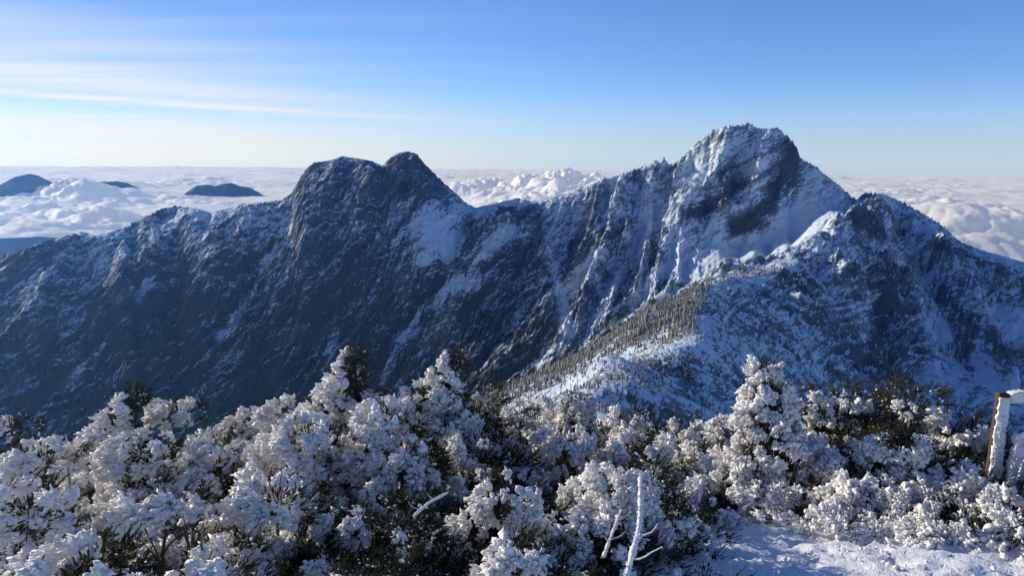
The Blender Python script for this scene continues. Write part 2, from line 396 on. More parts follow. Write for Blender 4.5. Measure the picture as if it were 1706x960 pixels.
# where snow lies
P = np.stack([X, Y, H4], -1)
e1 = np.gradient(P, axis=1); e2 = np.gradient(P, axis=0)
N = np.cross(e1, e2); N /= np.linalg.norm(N, axis=-1, keepdims=True) + 1e-9
N *= np.sign(N[..., 2:3]); NZ = N[..., 2]
PX, PY = to_px(P)
lap = gul - 0.62
snow = 0.40 * sstep(0.30, 0.85, NZ) + 0.27 - 0.16 * sstep(1540, 1640, PX) * sstep(430, 500, PY) - 0.09 * sstep(1400, 1440, PX)
snow += 0.16 * sstep(0.05, -0.25, lap) + 0.10 * sstep(0.05, -0.3, gul2 - 0.62)
snow += 0.22 * fbm(X / 90, Y / 90, 3, 101)
fA = 0.6 * ridged((wx - 0.85 * wy) / 15, wy / 110, 2, 150) + 0.4 * ridged((wx - 0.6 * wy) / 6.5, wy / 60, 2, 155)
fB = 0.6 * ridged(wx / 110, wy / 15, 2, 160) + 0.4 * ridged(wx / 60, wy / 6.5, 2, 165)
snow += (0.62 + 0.30 * sstep(1000, 700, PX)) * (1 - 0.65 * main) * slopew * (fA * wA + fB * (1 - wA) - 0.60)
# more on the right-hand massif, little on the rounded peaks at the left
snow += 0.20 * sstep(700, 1250, PX) * sstep(900, 1300, DD) + 0.10 * main - 0.02 * sstep(760, 300, PX) * far
snow += 0.35 * smooth_scree - 0.16 * sstep(460, 500, PX) * sstep(790, 740, PX) * sstep(350, 310, PY)
# the lower slopes carry dark forest
low = sstep(-180, -330, H4 + 60 * fbm(X / 160, Y / 160, 3, 110)) * sstep(850, 1100, DD)
low *= (1 - 0.8 * sstep(1250, 1500, PX))
snow -= 0.24 * low
# hanging snow fields and gullies
def streak(pts, w, amt, power=1.0):
    global snow
    pts = np.array(pts, float); m = np.full(PX.shape, 1e9)
    jx = PX + 9 * fbm(X / 45, Y / 45, 3, 120); jy = PY + 6 * fbm(X / 45 + 5, Y / 45, 3, 125)
    for a, b in zip(pts[:-1], pts[1:]):
        ab = b - a; t = np.clip(((jx - a[0]) * ab[0] + (jy - a[1]) * ab[1]) / (ab @ ab), 0, 1)
        m = np.minimum(m, np.hypot(jx - a[0] - t * ab[0], jy - a[1] - t * ab[1]))
    return amt * np.exp(-(m / w) ** 2) * sstep(1050, 1150, DD)
for pts, w, a in [([(778,345),(735,380),(700,425)],20,.22), ([(850,385),(800,430),(770,470)],14,.45), ([(760,470),(700,520),(660,580),(640,640)],11,.40),
                  ([(1000,420),(940,500),(945,560),(900,610)],11,.40), ([(925,440),(935,500),(950,540)],7,.4), ([(985,520),(950,555)],14,.3),
                  ([(1100,330),(1070,400),(1030,470),(980,560)],12,.35), ([(1140,400),(1060,500)],12,.3), ([(1180,400),(1100,500)],10,.3), ([(480,380),(420,480),(370,560)],9,.22),
                  ([(575,330),(560,380)],6,.15), ([(340,400),(300,480)],9,.2), ([(250,470),(180,560),(120,640)],9,.25), ([(140,520),(90,600)],9,.2), ([(560,560),(540,620)],10,.25),
                  ([(1640,480),(1560,560)],15,.2), ([(1620,600),(1660,660)],12,.35), ([(1460,480),(1380,560)],12,.2)]:
    snow += streak(pts, w, a)
# dark cliffs of the summit block, dark gully lines
for pts, w, a in [([(1235,300),(1200,335),(1140,358)],13,-.44), ([(1322,250),(1312,300),(1280,345),(1225,378)],19,-.60), ([(1225,382),(1275,378)],9,-.4), ([(1318,232),(1250,268),(1190,292)],5,-.28), ([(1322,258),(1262,298),(1240,312)],5,-.26), ([(1225,335),(1300,300)],5,-.24), ([(1262,216),(1225,262),(1200,300)],5,-.24), ([(1235,210),(1190,235),(1150,262)],4,-.2),
                  ([(1075,460),(1100,420)],6,-.3), ([(1120,470),(1165,400)],5,-.25), ([(880,350),(900,400),(870,420)],14,-.2), ([(1000,330),(960,420)],12,-.15),
                  ([(1480,470),(1470,560)],16,-.22), ([(1500,388),(1600,420),(1700,460)],8,-.3), ([(1560,480),(1640,560),(1706,600)],14,-.2),
                  ([(1392,362),(1372,400),(1335,436)],15,-.30), ([(1340,430),(1285,440)],12,-.25), ([(1440,330),(1460,400)],18,-.12), ([(640,330),(690,300)],26,-.10), ([(700,500),(760,450),(900,440)],10,-.25), ([(540,400),(620,440)],22,-.12)]:
    snow += streak(pts, w, a)
# the near ridge: frosted scrub, lit flank with forest
near = sstep(1000, 900, DD)
left_flank = near * sstep(1.0, -0.5, (gx * np.sign(1)) * -1 * 0 + (PX - 1165) / 60)
strip = np.zeros(PX.shape)
for a_, b_ in (((1170, 570), (1100, 585)), ((1100, 585), (1020, 590)), ((1020, 590), (940, 640)), ((940, 640), (850, 672))):
    a_ = np.array(a_, float); b_ = np.array(b_, float); ab = b_ - a_; t = np.clip(((PX - a_[0]) * ab[0] + (PY - a_[1]) * ab[1]) / (ab @ ab), 0, 1)
    strip = np.maximum(strip, np.exp(-(np.hypot(PX - a_[0] - t * ab[0], PY - a_[1] - t * ab[1]) / 20) ** 2))
flank = near * sstep(1180, 1150, PX) * (1 - strip) * sstep(430, 560, DD)
snow = snow * (1 - 0.45 * near) + near * (0.25 - 0.09 * (PX > 1180)) + 0.10 * near * strip - 0.30 * flank
snow += near * (0.42 * ridged(X / 5.5, Y / 5.5, 3, 170) - 0.25) + near * 0.25 * fbm(X / 38, Y / 38, 3, 175)
snow = np.clip(snow + 0.0 * near + 0.10 * sstep(1000, 900, DD) * (PX > 1150), 0, 1)
me = np_mesh("mountain_terrain", P.reshape(-1, 3), grid_faces(ND, NA), 4)
fattr(me, 'snow', snow); fattr(me, 'forest', np.clip(low * 0.9 + 0.0, 0, 1)); fattr(me, 'near', near)
fattr(me, 'lit_warm', sstep(950, 1150, PX) * sstep(900, 1400, DD))  # sunlit tone painted into the right massif's rock; left wall keeps shade-blue
del e1, e2, N

m, nt = new_mat("frosted rock and snow")
geo = nd(nt, 'ShaderNodeNewGeometry'); pos = geo.outputs['Position']
def att(n): 
    a = nd(nt, 'ShaderNodeAttribute', attribute_name=n); return a.outputs['Fac']
n_big = noise_n(nt, pos, 0.02, 5, 0.6).outputs[0]
n_mid = noise_n(nt, pos, 0.11, 6, 0.68).outputs[0]
n_fin = noise_n(nt, pos, 0.45, 4, 0.75).outputs[0]
sp = nd(nt, 'ShaderNodeSeparateXYZ'); nt.links.new(pos, sp.inputs[0])
warp = math_n(nt, 'MULTIPLY', math_n(nt, 'SUBTRACT', noise_n(nt, pos, 0.006, 3, 0.5).outputs[0], 0.5), 90.0)
bc = math_n(nt, 'ADD', math_n(nt, 'MULTIPLY_ADD', sp.outputs['X'], -0.52, sp.outputs['Z']), math_n(nt, 'MULTIPLY_ADD', sp.outputs['Y'], 0.12, warp))
def bedn(lat, fr, det=4):
    cb = nd(nt, 'ShaderNodeCombineXYZ'); nt.links.new(math_n(nt, 'MULTIPLY', sp.outputs['X'], lat), cb.inputs[0]); nt.links.new(math_n(nt, 'MULTIPLY', sp.outputs['Y'], lat), cb.inputs[1]); nt.links.new(math_n(nt, 'MULTIPLY', bc, fr), cb.inputs[2])
    return noise_n(nt, cb.outputs[0], 1.0, det, 0.65, 0.3).outputs[0]
n_bed2 = bedn(0.012, 0.075)
n_bed = bedn(0.035, 0.30, 5)
sn = math_n(nt, 'ADD', att('snow'), math_n(nt, 'MULTIPLY', math_n(nt, 'SUBTRACT', n_mid, 0.5), 1.15))
sn = math_n(nt, 'ADD', sn, math_n(nt, 'MULTIPLY', math_n(nt, 'SUBTRACT', n_fin, 0.5), 0.75))
sn = math_n(nt, 'ADD', sn, math_n(nt, 'MULTIPLY', math_n(nt, 'SUBTRACT', n_bed, 0.5), 1.8))
sn = math_n(nt, 'ADD', sn, math_n(nt, 'MULTIPLY', math_n(nt, 'SUBTRACT', n_bed2, 0.5), 0.9))
mask = ramp_n(nt, sn, 0.46, 0.66)
dust = ramp_n(nt, att('snow'), 0.1, 0.75, 0.06, 0.46)          # thin dusting everywhere
mask = math_n(nt, 'MAXIMUM', math_n(nt, 'MULTIPLY', mask, 0.92), math_n(nt, 'MULTIPLY', dust, ramp_n(nt, n_fin, 0.3, 0.7, 0.25, 1.0)))
rock = mix_c(nt, ramp_n(nt, n_big, 0.35, 0.65), (0.019, 0.024, 0.034), mix_c(nt, att('lit_warm'), (0.038, 0.045, 0.062), (0.076, 0.072, 0.074)))
rock = mix_c(nt, ramp_n(nt, n_bed, 0.4, 0.62), rock, (0.016, 0.018, 0.024))
veg = mix_c(nt, ramp_n(nt, n_fin, 0.3, 0.7), (0.012, 0.017, 0.012), (0.05, 0.05, 0.032))
rock = mix_c(nt, math_n(nt, 'MULTIPLY', att('forest'), 0.9), rock, veg)
rock = mix_c(nt, math_n(nt, 'MULTIPLY', att('near'), ramp_n(nt, n_big, 0.3, 0.6, 0.35, 0.9)), rock, veg)
col = mix_c(nt, mask, rock, (0.70, 0.81, 0.95))
bs = nd(nt, 'ShaderNodeBsdfPrincipled'); nt.links.new(col, bs.inputs['Base Color'])
bs.inputs['Roughness'].default_value = 0.85; bs.inputs['Specular IOR Level'].default_value = 0.2
bmp = nd(nt, 'ShaderNodeBump'); bmp.inputs['Strength'].default_value = 1.0; bmp.inputs['Distance'].default_value = 3.0
nt.links.new(math_n(nt, 'ADD', n_mid, math_n(nt, 'MULTIPLY', n_fin, 0.5)), bmp.inputs['Height']); nt.links.new(bmp.outputs[0], bs.inputs['Normal'])
mo = nd(nt, 'ShaderNodeOutputMaterial'); nt.links.new(bs.outputs[0], mo.inputs['Surface'])
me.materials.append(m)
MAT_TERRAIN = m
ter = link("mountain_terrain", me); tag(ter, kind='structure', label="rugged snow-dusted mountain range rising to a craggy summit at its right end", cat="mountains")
# ------------------------------------------------------------------ the sea of clouds, on the curved earth
RE = 6371000.0
NCA = 1500
caz = np.radians(np.linspace(-52, 50, NCA))
cd = [4800.0]
while cd[-1] < 150000: cd.append(cd[-1] * 1.0040)
cd = np.array(cd)
CA, CD = np.meshgrid(caz, cd)
X = CD * np.sin(CA); Y = CD * np.cos(CA)
wx = X + 500 * fbm(X / 2500, Y / 2500, 3, 201); wy = Y + 500 * fbm(X / 2500, Y / 2500, 3, 205)
def billow(x, y, o, seed):
    s = 0; a = 1.0; f = 1.0; t = 0
    for k in range(o):
        s = s + a * np.abs(noise2(x * f + 5.1 * k, y * f - 2.7 * k, seed + k)); t += a; a *= 0.52; f *= 2.1
    return s / t
big = fbm(wx / 9000, wy / 9000, 3, 210)
wx2 = X + 0.25 * (wx - X); wy2 = Y + 0.25 * (wy - Y)
bl0 = billow(wx2 / 3000, wy2 / 2600, 4, 215); puff = sstep(-0.10, 0.35, fbm(X / 5200, Y / 4200, 3, 222) + 0.0)
bl = 0.55 * bl0 + 0.45 * billow(wx2 / 950, wy2 / 1000, 4, 225) * (0.18 + 0.95 * puff)
cover = sstep(-0.55, 0.30, big)
nearf = sstep(60000, 12000, CD)
h = (200 * big + (520 * bl) * (0.12 + 0.88 * cover)) * (0.65 + 0.35 * nearf)
ff = CD * 0 + 1
PXc, PYc = to_px(np.stack([X, Y, np.full_like(X, -850.)], -1))
# built-up masses: behind the saddle, and a tower at the far left
def lump(px, d, w, wd, a):
    return a * np.exp(-((PXc - px) / w) ** 2 - ((CD - d) / wd) ** 2)
lumps = lump(930, 14000, 190, 5200, 470) + lump(1030, 12000, 170, 3200, 380) + lump(820, 17000, 130, 3500, 190) + lump(1600, 9500, 260, 2600, 300) + lump(130, 17500, 60, 2600, 150) + lump(215, 21500, 60, 2600, 190) + lump(200, 11200, 240, 1700, 150)
h = h + lumps * (0.45 + 1.8 * bl)
Z = -960 + h - CD ** 2 / (2 * RE)
# the near edge rolls down
edge_d = np.interp(PXc, [-400, 0, 150, 300, 500, 800, 1000, 1400, 1650, 2000], [8600, 8300, 8000, 8400, 7500, 6500, 6500, 6500, 6600, 6600]) + 500 * fbm(X / 900, Y / 900, 3, 230)
Z -= 900 * sstep(edge_d, edge_d - 1300, CD)
me = np_mesh("cloud_sea", np.stack([X, Y, Z], -1).reshape(-1, 3), grid_faces(len(cd), NCA), 4)
m, nt = new_mat("cloud")
geo = nd(nt, 'ShaderNodeNewGeometry')
n1 = noise_n(nt, geo.outputs['Position'], 0.0035, 6, 0.6, 0.3)
n2 = noise_n(nt, geo.outputs['Position'], 0.0012, 4, 0.6, 0.3)
bmp = nd(nt, 'ShaderNodeBump'); bmp.inputs['Strength'].default_value = 0.3; bmp.inputs['Distance'].default_value = 60.0
nt.links.new(n1.outputs[0], bmp.inputs['Height'])
df = nd(nt, 'ShaderNodeBsdfDiffuse'); df.inputs['Color'].default_value = (0.93, 0.93, 0.94, 1); nt.links.new(bmp.outputs[0], df.inputs['Normal'])
tr = nd(nt, 'ShaderNodeBsdfTranslucent'); tr.inputs['Color'].default_value = (0.95, 0.93, 0.90, 1)
mx = nd(nt, 'ShaderNodeMixShader'); mx.inputs[0].default_value = 0.38
nt.links.new(df.outputs[0], mx.inputs[1]); nt.links.new(tr.outputs[0], mx.inputs[2])
gl = nd(nt, 'ShaderNodeBsdfGlossy'); gl.inputs['Roughness'].default_value = 0.75; gl.inputs['Color'].default_value = (0.95, 0.95, 0.95, 1); nt.links.new(bmp.outputs[0], gl.inputs['Normal'])
mx2 = nd(nt, 'ShaderNodeMixShader'); mx2.inputs[0].default_value = 0.25
nt.links.new(mx.outputs[0], mx2.inputs[1]); nt.links.new(gl.outputs[0], mx2.inputs[2])
em = nd(nt, 'ShaderNodeEmission'); em.inputs['Color'].default_value = (0.9, 0.93, 1.0, 1); em.inputs['Strength'].default_value = 0.10   # added glow standing in for sunlight scattered inside the cloud
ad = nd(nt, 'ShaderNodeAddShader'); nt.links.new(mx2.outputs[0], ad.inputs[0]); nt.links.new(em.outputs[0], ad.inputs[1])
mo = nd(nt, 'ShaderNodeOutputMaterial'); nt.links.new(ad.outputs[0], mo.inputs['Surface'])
me.materials.append(m)
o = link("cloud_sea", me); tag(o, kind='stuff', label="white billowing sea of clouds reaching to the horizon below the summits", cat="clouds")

# land under the clouds and far summits that stand out of them
def hill(name, pts, dist, depth, label, foot, kind='structure', nn=90, seed=0):
    """a mountain whose crest runs through the given directions"""
    pts = np.array(pts, float)
    L = np.array([at(p[0], p[1], dist) for p in pts])
    xs = np.linspace(L[0, 0], L[-1, 0], nn * 2); zt = np.interp(xs, L[:, 0], L[:, 2]); yc = np.interp(xs, L[:, 0], L[:, 1])
    t = np.linspace(-1, 1, nn)
    XX, T = np.meshgrid(xs, t); ZT = np.broadcast_to(zt, XX.shape); YC = np.broadcast_to(yc, XX.shape)
    YY = YC + T * depth
    hh = ZT - foot
    ZZ = foot + hh * (1 - np.abs(T)) ** 1.1
    ZZ = ZZ + hh * 0.30 * (ridged(XX / (depth * 0.35), YY / (depth * .5), 4, 300 + seed) - 0.62) * (1 - np.exp(-np.abs(T) * 6))
    mm = np_mesh(name, np.stack([XX, YY, ZZ], -1).reshape(-1, 3), grid_faces(nn, nn * 2), 4)
    mm.materials.append(MAT_FAR)
    oo = link(name, mm); tag(oo, kind=kind, label=label, cat="mountain"); return oo
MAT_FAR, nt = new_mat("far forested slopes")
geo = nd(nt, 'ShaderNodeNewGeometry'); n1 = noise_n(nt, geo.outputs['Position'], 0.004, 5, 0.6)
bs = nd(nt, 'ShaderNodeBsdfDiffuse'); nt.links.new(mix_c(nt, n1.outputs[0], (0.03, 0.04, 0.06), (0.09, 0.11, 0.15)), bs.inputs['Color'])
mo = nd(nt, 'ShaderNodeOutputMaterial'); nt.links.new(bs.outputs[0], mo.inputs['Surface'])
hill("far_mountain", [(-60,345),(-20,318),(5,305),(25,294),(48,289),(62,291),(75,298),(88,304),(98,301),(120,320)], 16500, 1500, "dark rounded summit above the clouds at the far left edge", -1150, seed=1)
hill("far_mountain", [(100,330),(130,309),(160,303),(195,301),(212,304),(224,311),(250,335)], 17500, 1500, "low dark ridge showing beneath the bright cloud tower", -1180, seed=2)
hill("far_mountain", [(295,335),(312,319),(328,309),(345,307),(358,310),(372,306),(384,304),(398,309),(418,313),(440,330)], 18500, 1500, "small twin-topped dark summit between the cloud tower and the domed peaks", -1180, seed=3)
hill("lower_hills", [(-900,430),(-300,402),(-100,396),(0,394),(60,392),(130,396),(300,415),(600,470)], 7000, 3500, "hazy blue forested slopes under the edge of the clouds", -1900, seed=4)
hill("lower_hills", [(1100,420),(1400,445),(1706,452),(2000,450),(2500,470)], 6000, 3000, "dark slopes under the clouds at the far right", -1900, seed=5)
# ------------------------------------------------------------------ the summit ground
def softp(v, k=0.5): return k * np.log1p(np.exp(np.clip(v / k, -30, 30)))
def ground_h(x, y):
    x = np.asarray(x, float); y = np.asarray(y, float)
    r = -1.60 - 0.36 * softp(y - 3.05, 0.25) - 0.20 * softp(0.9 - x, 0.4) - 0.75 * softp(y - 7.0, 0.8) - 0.12 * softp(x - 3.5, 0.5)
    return r + 0.05 * fbm(x * 0.9, y * 0.9, 3, 400) + 0.012 * fbm(x * 6, y * 6, 3, 405)
gx_ = np.concatenate([np.arange(-16, -4, 0.3), np.arange(-4, 5, 0.028), np.arange(5, 16, 0.3)])
gy_ = np.concatenate([np.arange(-4, 1.5, 0.25), np.arange(1.5, 5.2, 0.024), np.arange(5.2, 30, 0.4)])
GXm, GYm = np.meshgrid(gx_, gy_)
GZ = ground_h(GXm, GYm)
pebb = 1.7 * (ridged(GXm * 9, GYm * 9, 3, 410) - 0.6) * 0.020 + np.abs(noise2(GXm * 22, GYm * 22, 415)) * 0.016 + 0.010 * fbm(GXm * 45, GYm * 45, 2, 417)
GZ = GZ + pebb
me = np_mesh("ground", np.stack([GXm, GYm, GZ], -1).reshape(-1, 3), grid_faces(len(gy_), len(gx_)), 4)
m, nt = new_mat("trodden snow and frosted soil")
geo = nd(nt, 'ShaderNodeNewGeometry'); pos = geo.outputs['Position']
nb = noise_n(nt, pos, 1.6, 5, 0.65).outputs[0]; nf = noise_n(nt, pos, 38, 4, 0.7).outputs[0]; nm = noise_n(nt, pos, 9, 5, 0.7).outputs[0]
sp = nd(nt, 'ShaderNodeSeparateXYZ'); nt.links.new(pos, sp.inputs[0])
open_ = math_n(nt, 'MULTIPLY', ramp_n(nt, sp.outputs['X'], -0.1, 0.5), ramp_n(nt, sp.outputs['Y'], 4.3, 3.3))
s_ = math_n(nt, 'ADD', math_n(nt, 'MULTIPLY', open_, 0.55), math_n(nt, 'ADD', math_n(nt, 'MULTIPLY', nb, 0.35), math_n(nt, 'MULTIPLY', nm, 0.40)))
sm = ramp_n(nt, s_, 0.42, 0.62)
soil = mix_c(nt, nf, (0.018, 0.015, 0.012), (0.09, 0.07, 0.05))
cc = mix_c(nt, sm, soil, mix_c(nt, nf, (0.80, 0.81, 0.83), (0.92, 0.92, 0.91)))
bs = nd(nt, 'ShaderNodeBsdfPrincipled'); nt.links.new(cc, bs.inputs['Base Color']); bs.inputs['Roughness'].default_value = 0.7
bmp = nd(nt, 'ShaderNodeBump'); bmp.inputs['Strength'].default_value = 0.7; bmp.inputs['Distance'].default_value = 0.012
nt.links.new(math_n(nt, 'ADD', nf, nm), bmp.inputs['Height']); nt.links.new(bmp.outputs[0], bs.inputs['Normal'])
mo = nd(nt, 'ShaderNodeOutputMaterial'); nt.links.new(bs.outputs[0], mo.inputs['Surface'])
me.materials.append(m)
gr = link("ground", me); tag(gr, kind='structure', label="trodden crusty snow on the summit ground below the shrubs", cat="ground")

# ------------------------------------------------------------------ materials of the thicket
MAT_RIME, nt = new_mat("wind-packed rime")
geo = nd(nt, 'ShaderNodeNewGeometry'); pos = geo.outputs['Position']
n1 = noise_n(nt, pos, 70, 4, 0.65).outputs[0]; n2 = noise_n(nt, pos, 6, 3, 0.6).outputs[0]
cc = mix_c(nt, n2, (0.93, 0.90, 0.86), (0.985, 0.96, 0.92))
bmp = nd(nt, 'ShaderNodeBump'); bmp.inputs['Strength'].default_value = 0.55; bmp.inputs['Distance'].default_value = 0.006
nt.links.new(n1, bmp.inputs['Height'])
bs = nd(nt, 'ShaderNodeBsdfPrincipled'); nt.links.new(cc, bs.inputs['Base Color']); bs.inputs['Roughness'].default_value = 0.55
bs.inputs['Specular IOR Level'].default_value = 0.3; nt.links.new(bmp.outputs[0], bs.inputs['Normal'])
tr = nd(nt, 'ShaderNodeBsdfTranslucent'); tr.inputs['Color'].default_value = (0.94, 0.93, 0.92, 1)
mx = nd(nt, 'ShaderNodeMixShader'); mx.inputs[0].default_value = 0.12
nt.links.new(bs.outputs[0], mx.inputs[1]); nt.links.new(tr.outputs[0], mx.inputs[2])
mo = nd(nt, 'ShaderNodeOutputMaterial'); nt.links.new(mx.outputs[0], mo.inputs['Surface'])

MAT_LEAF, nt = new_mat("juniper needles")
geo = nd(nt, 'ShaderNodeNewGeometry'); pos = geo.outputs['Position']
at_ = nd(nt, 'ShaderNodeAttribute', attribute_name='tip')
n1 = noise_n(nt, pos, 14, 3, 0.6).outputs[0]
c0 = mix_c(nt, ramp_n(nt, n1, 0.35, 0.65), (0.016, 0.026, 0.010), (0.050, 0.058, 0.020))
cc = mix_c(nt, at_.outputs['Fac'], c0, (0.27, 0.20, 0.06))
df = nd(nt, 'ShaderNodeBsdfPrincipled'); nt.links.new(cc, df.inputs['Base Color']); df.inputs['Roughness'].default_value = 0.6
tr = nd(nt, 'ShaderNodeBsdfTranslucent'); nt.links.new(cc, tr.inputs['Color'])
mx = nd(nt, 'ShaderNodeMixShader'); mx.inputs[0].default_value = 0.35
nt.links.new(df.outputs[0], mx.inputs[1]); nt.links.new(tr.outputs[0], mx.inputs[2])
mo = nd(nt, 'ShaderNodeOutputMaterial'); nt.links.new(mx.outputs[0], mo.inputs['Surface'])

MAT_BARK, nt = new_mat("grey brown bark")
geo = nd(nt, 'ShaderNodeNewGeometry'); n1 = noise_n(nt, geo.outputs['Position'], 30, 4, 0.7).outputs[0]
bs = nd(nt, 'ShaderNodeBsdfPrincipled'); nt.links.new(mix_c(nt, n1, (0.03, 0.02, 0.014), (0.13, 0.095, 0.07)), bs.inputs['Base Color']); bs.inputs['Roughness'].default_value = 0.85
mo = nd(nt, 'ShaderNodeOutputMaterial'); nt.links.new(bs.outputs[0], mo.inputs['Surface'])

# ------------------------------------------------------------------ lumps, needles, twigs
import bmesh
def ico(sub):
    bm = bmesh.new(); bmesh.ops.create_icosphere(bm, subdivisions=sub, radius=1.0)
    V = np.array([v.co[:] for v in bm.verts]); F = np.array([[v.index for v in f.verts] for f in bm.faces]); bm.free()
    return V, F
I1, F1 = ico(1); I2, F2 = ico(2)
def templates(V, n, amp, fr, r):
    out = []
    for k in range(n):
        s = 0
        for j in range(4):
            q = r.normal(size=3) * fr; s = s + np.sin(V @ q + r.uniform(0, 6.28))
        out.append(V * (1 + amp * s / 4)[:, None])
    return np.array(out)
T1 = templates(I1, 20, 0.42, 2.6, rng); T2 = templates(I2, 24, 0.62, 5.0, rng)
WIND = np.array([-0.62, -0.74, 0.10]); WIND /= np.linalg.norm(WIND)

def unit(v): return v / (np.linalg.norm(v, axis=-1, keepdims=True) + 1e-9)
def rand_dirs(n, r): return unit(r.normal(size=(n, 3)))
def frames(d, r):
    t = unit(np.cross(d, rand_dirs(len(d), r))); b = np.cross(d, t); return t, b

def fan(T):
    z = T[..., 2:3]; q = T.copy(); q[..., :2] = q[..., :2] * (0.74 + 0.34 * z); q[..., 2:3] = z * (1 + 0.12 * z)
    return q
T1 = fan(T1); T2 = fan(T2)

def lumps_mesh(name, C, D, S, L, r):
    """C centres, D directions, S radii, L stretch: many frozen feathers as one crust"""
    big = S > 0.0125
    Vs, Fs, off = [], [], 0
    for sel, T, F in ((big, T2, F2), (~big, T1, F1)):
        n = int(sel.sum())
        if n == 0: continue
        c, d, s, l = C[sel], D[sel], S[sel], L[sel]
        t, b = frames(d, r)
        k = r.integers(0, len(T), n); tv = T[k]
        fl = r.uniform(0.45, 1.0, n)
        V = c[:, None] + s[:, None, None] * (tv[..., 0:1] * t[:, None] + tv[..., 1:2] * (b * fl[:, None])[:, None] + tv[..., 2:3] * (d * l[:, None])[:, None])
        nv = T.shape[1]
        Fi = (F[None] + (np.arange(n) * nv)[:, None, None] + off).reshape(-1)
        Vs.append(V.reshape(-1, 3)); Fs.append(Fi); off += n * nv
    return np_mesh(name, np.concatenate(Vs), np.concatenate(Fs), 3, True, [MAT_RIME])

def blades_mesh(name, B, D, Ln, Wd, tip, r):
    """short scale-leaved twiglets: three-sided slivers that taper"""
    n = len(B); t, b = frames(D, r)
    w = Wd[:, None]
    mid = B + D * (Ln * 0.55)[:, None] + t * (Ln * 0.06)[:, None]
    V = np.stack([B + t * w * 0.5, B - t * w * 0.5, mid + t * w, mid - t * w, B + D * Ln[:, None]], 1)
    V2 = np.stack([B + b * w * 0.5, B - b * w * 0.5, mid + b * w, mid - b * w, B + D * Ln[:, None]], 1)
    V = np.concatenate([V, V2]); n2 = 2 * n
    F = np.array([[0, 1, 3], [0, 3, 2], [2, 3, 4]])
    Fi = (F[None] + (np.arange(n2) * 5)[:, None, None]).reshape(-1)
    me = np_mesh(name, V.reshape(-1, 3), Fi, 3, True, [MAT_LEAF])
    tp = np.concatenate([tip, tip])
    fattr(me, 'tip', (tp[:, None] * np.array([0.0, 0.0, 0.5, 0.5, 1.0])).reshape(-1))
    return me

def tubes_mesh(name, paths, mat, sides=5):
    Vs, Fs, off = [], [], 0
    for P, R in paths:
        P = np.asarray(P, float); R = np.asarray(R, float); n = len(P)
        T = unit(np.gradient(P, axis=0)); ref = np.array([0.3, 0.2, 0.93])
        A = unit(np.cross(T, ref + 1e-3)); B = np.cross(T, A)
        an = np.arange(sides) / sides * 2 * math.pi
        V = P[:, None] + R[:, None, None] * (np.cos(an)[None, :, None] * A[:, None] + np.sin(an)[None, :, None] * B[:, None])
        Vs.append(V.reshape(-1, 3))
        i = np.arange(n - 1)[:, None] * sides + np.arange(sides)[None]
        j = np.arange(n - 1)[:, None] * sides + (np.arange(sides)[None] + 1) % sides
        Fs.append((np.stack([i, j, j + sides, i + sides], -1).reshape(-1) + off)); off += n * sides
    return np_mesh(name, np.concatenate(Vs), np.concatenate(Fs), 4, True, [mat])

def bend(a, b, r, k=8, wob=0.06, sag=0.0):
    t = np.linspace(0, 1, k)[:, None]; L = np.linalg.norm(b - a)
    P = a + (b - a) * t + wob * L * np.sin(t * math.pi) * rand_dirs(1, r) + wob * 0.4 * L * np.sin(t * 2.4 * math.pi) * rand_dirs(1, r)
    P[:, 2] += sag * L * (t[:, 0] ** 2 - t[:, 0])
    return P

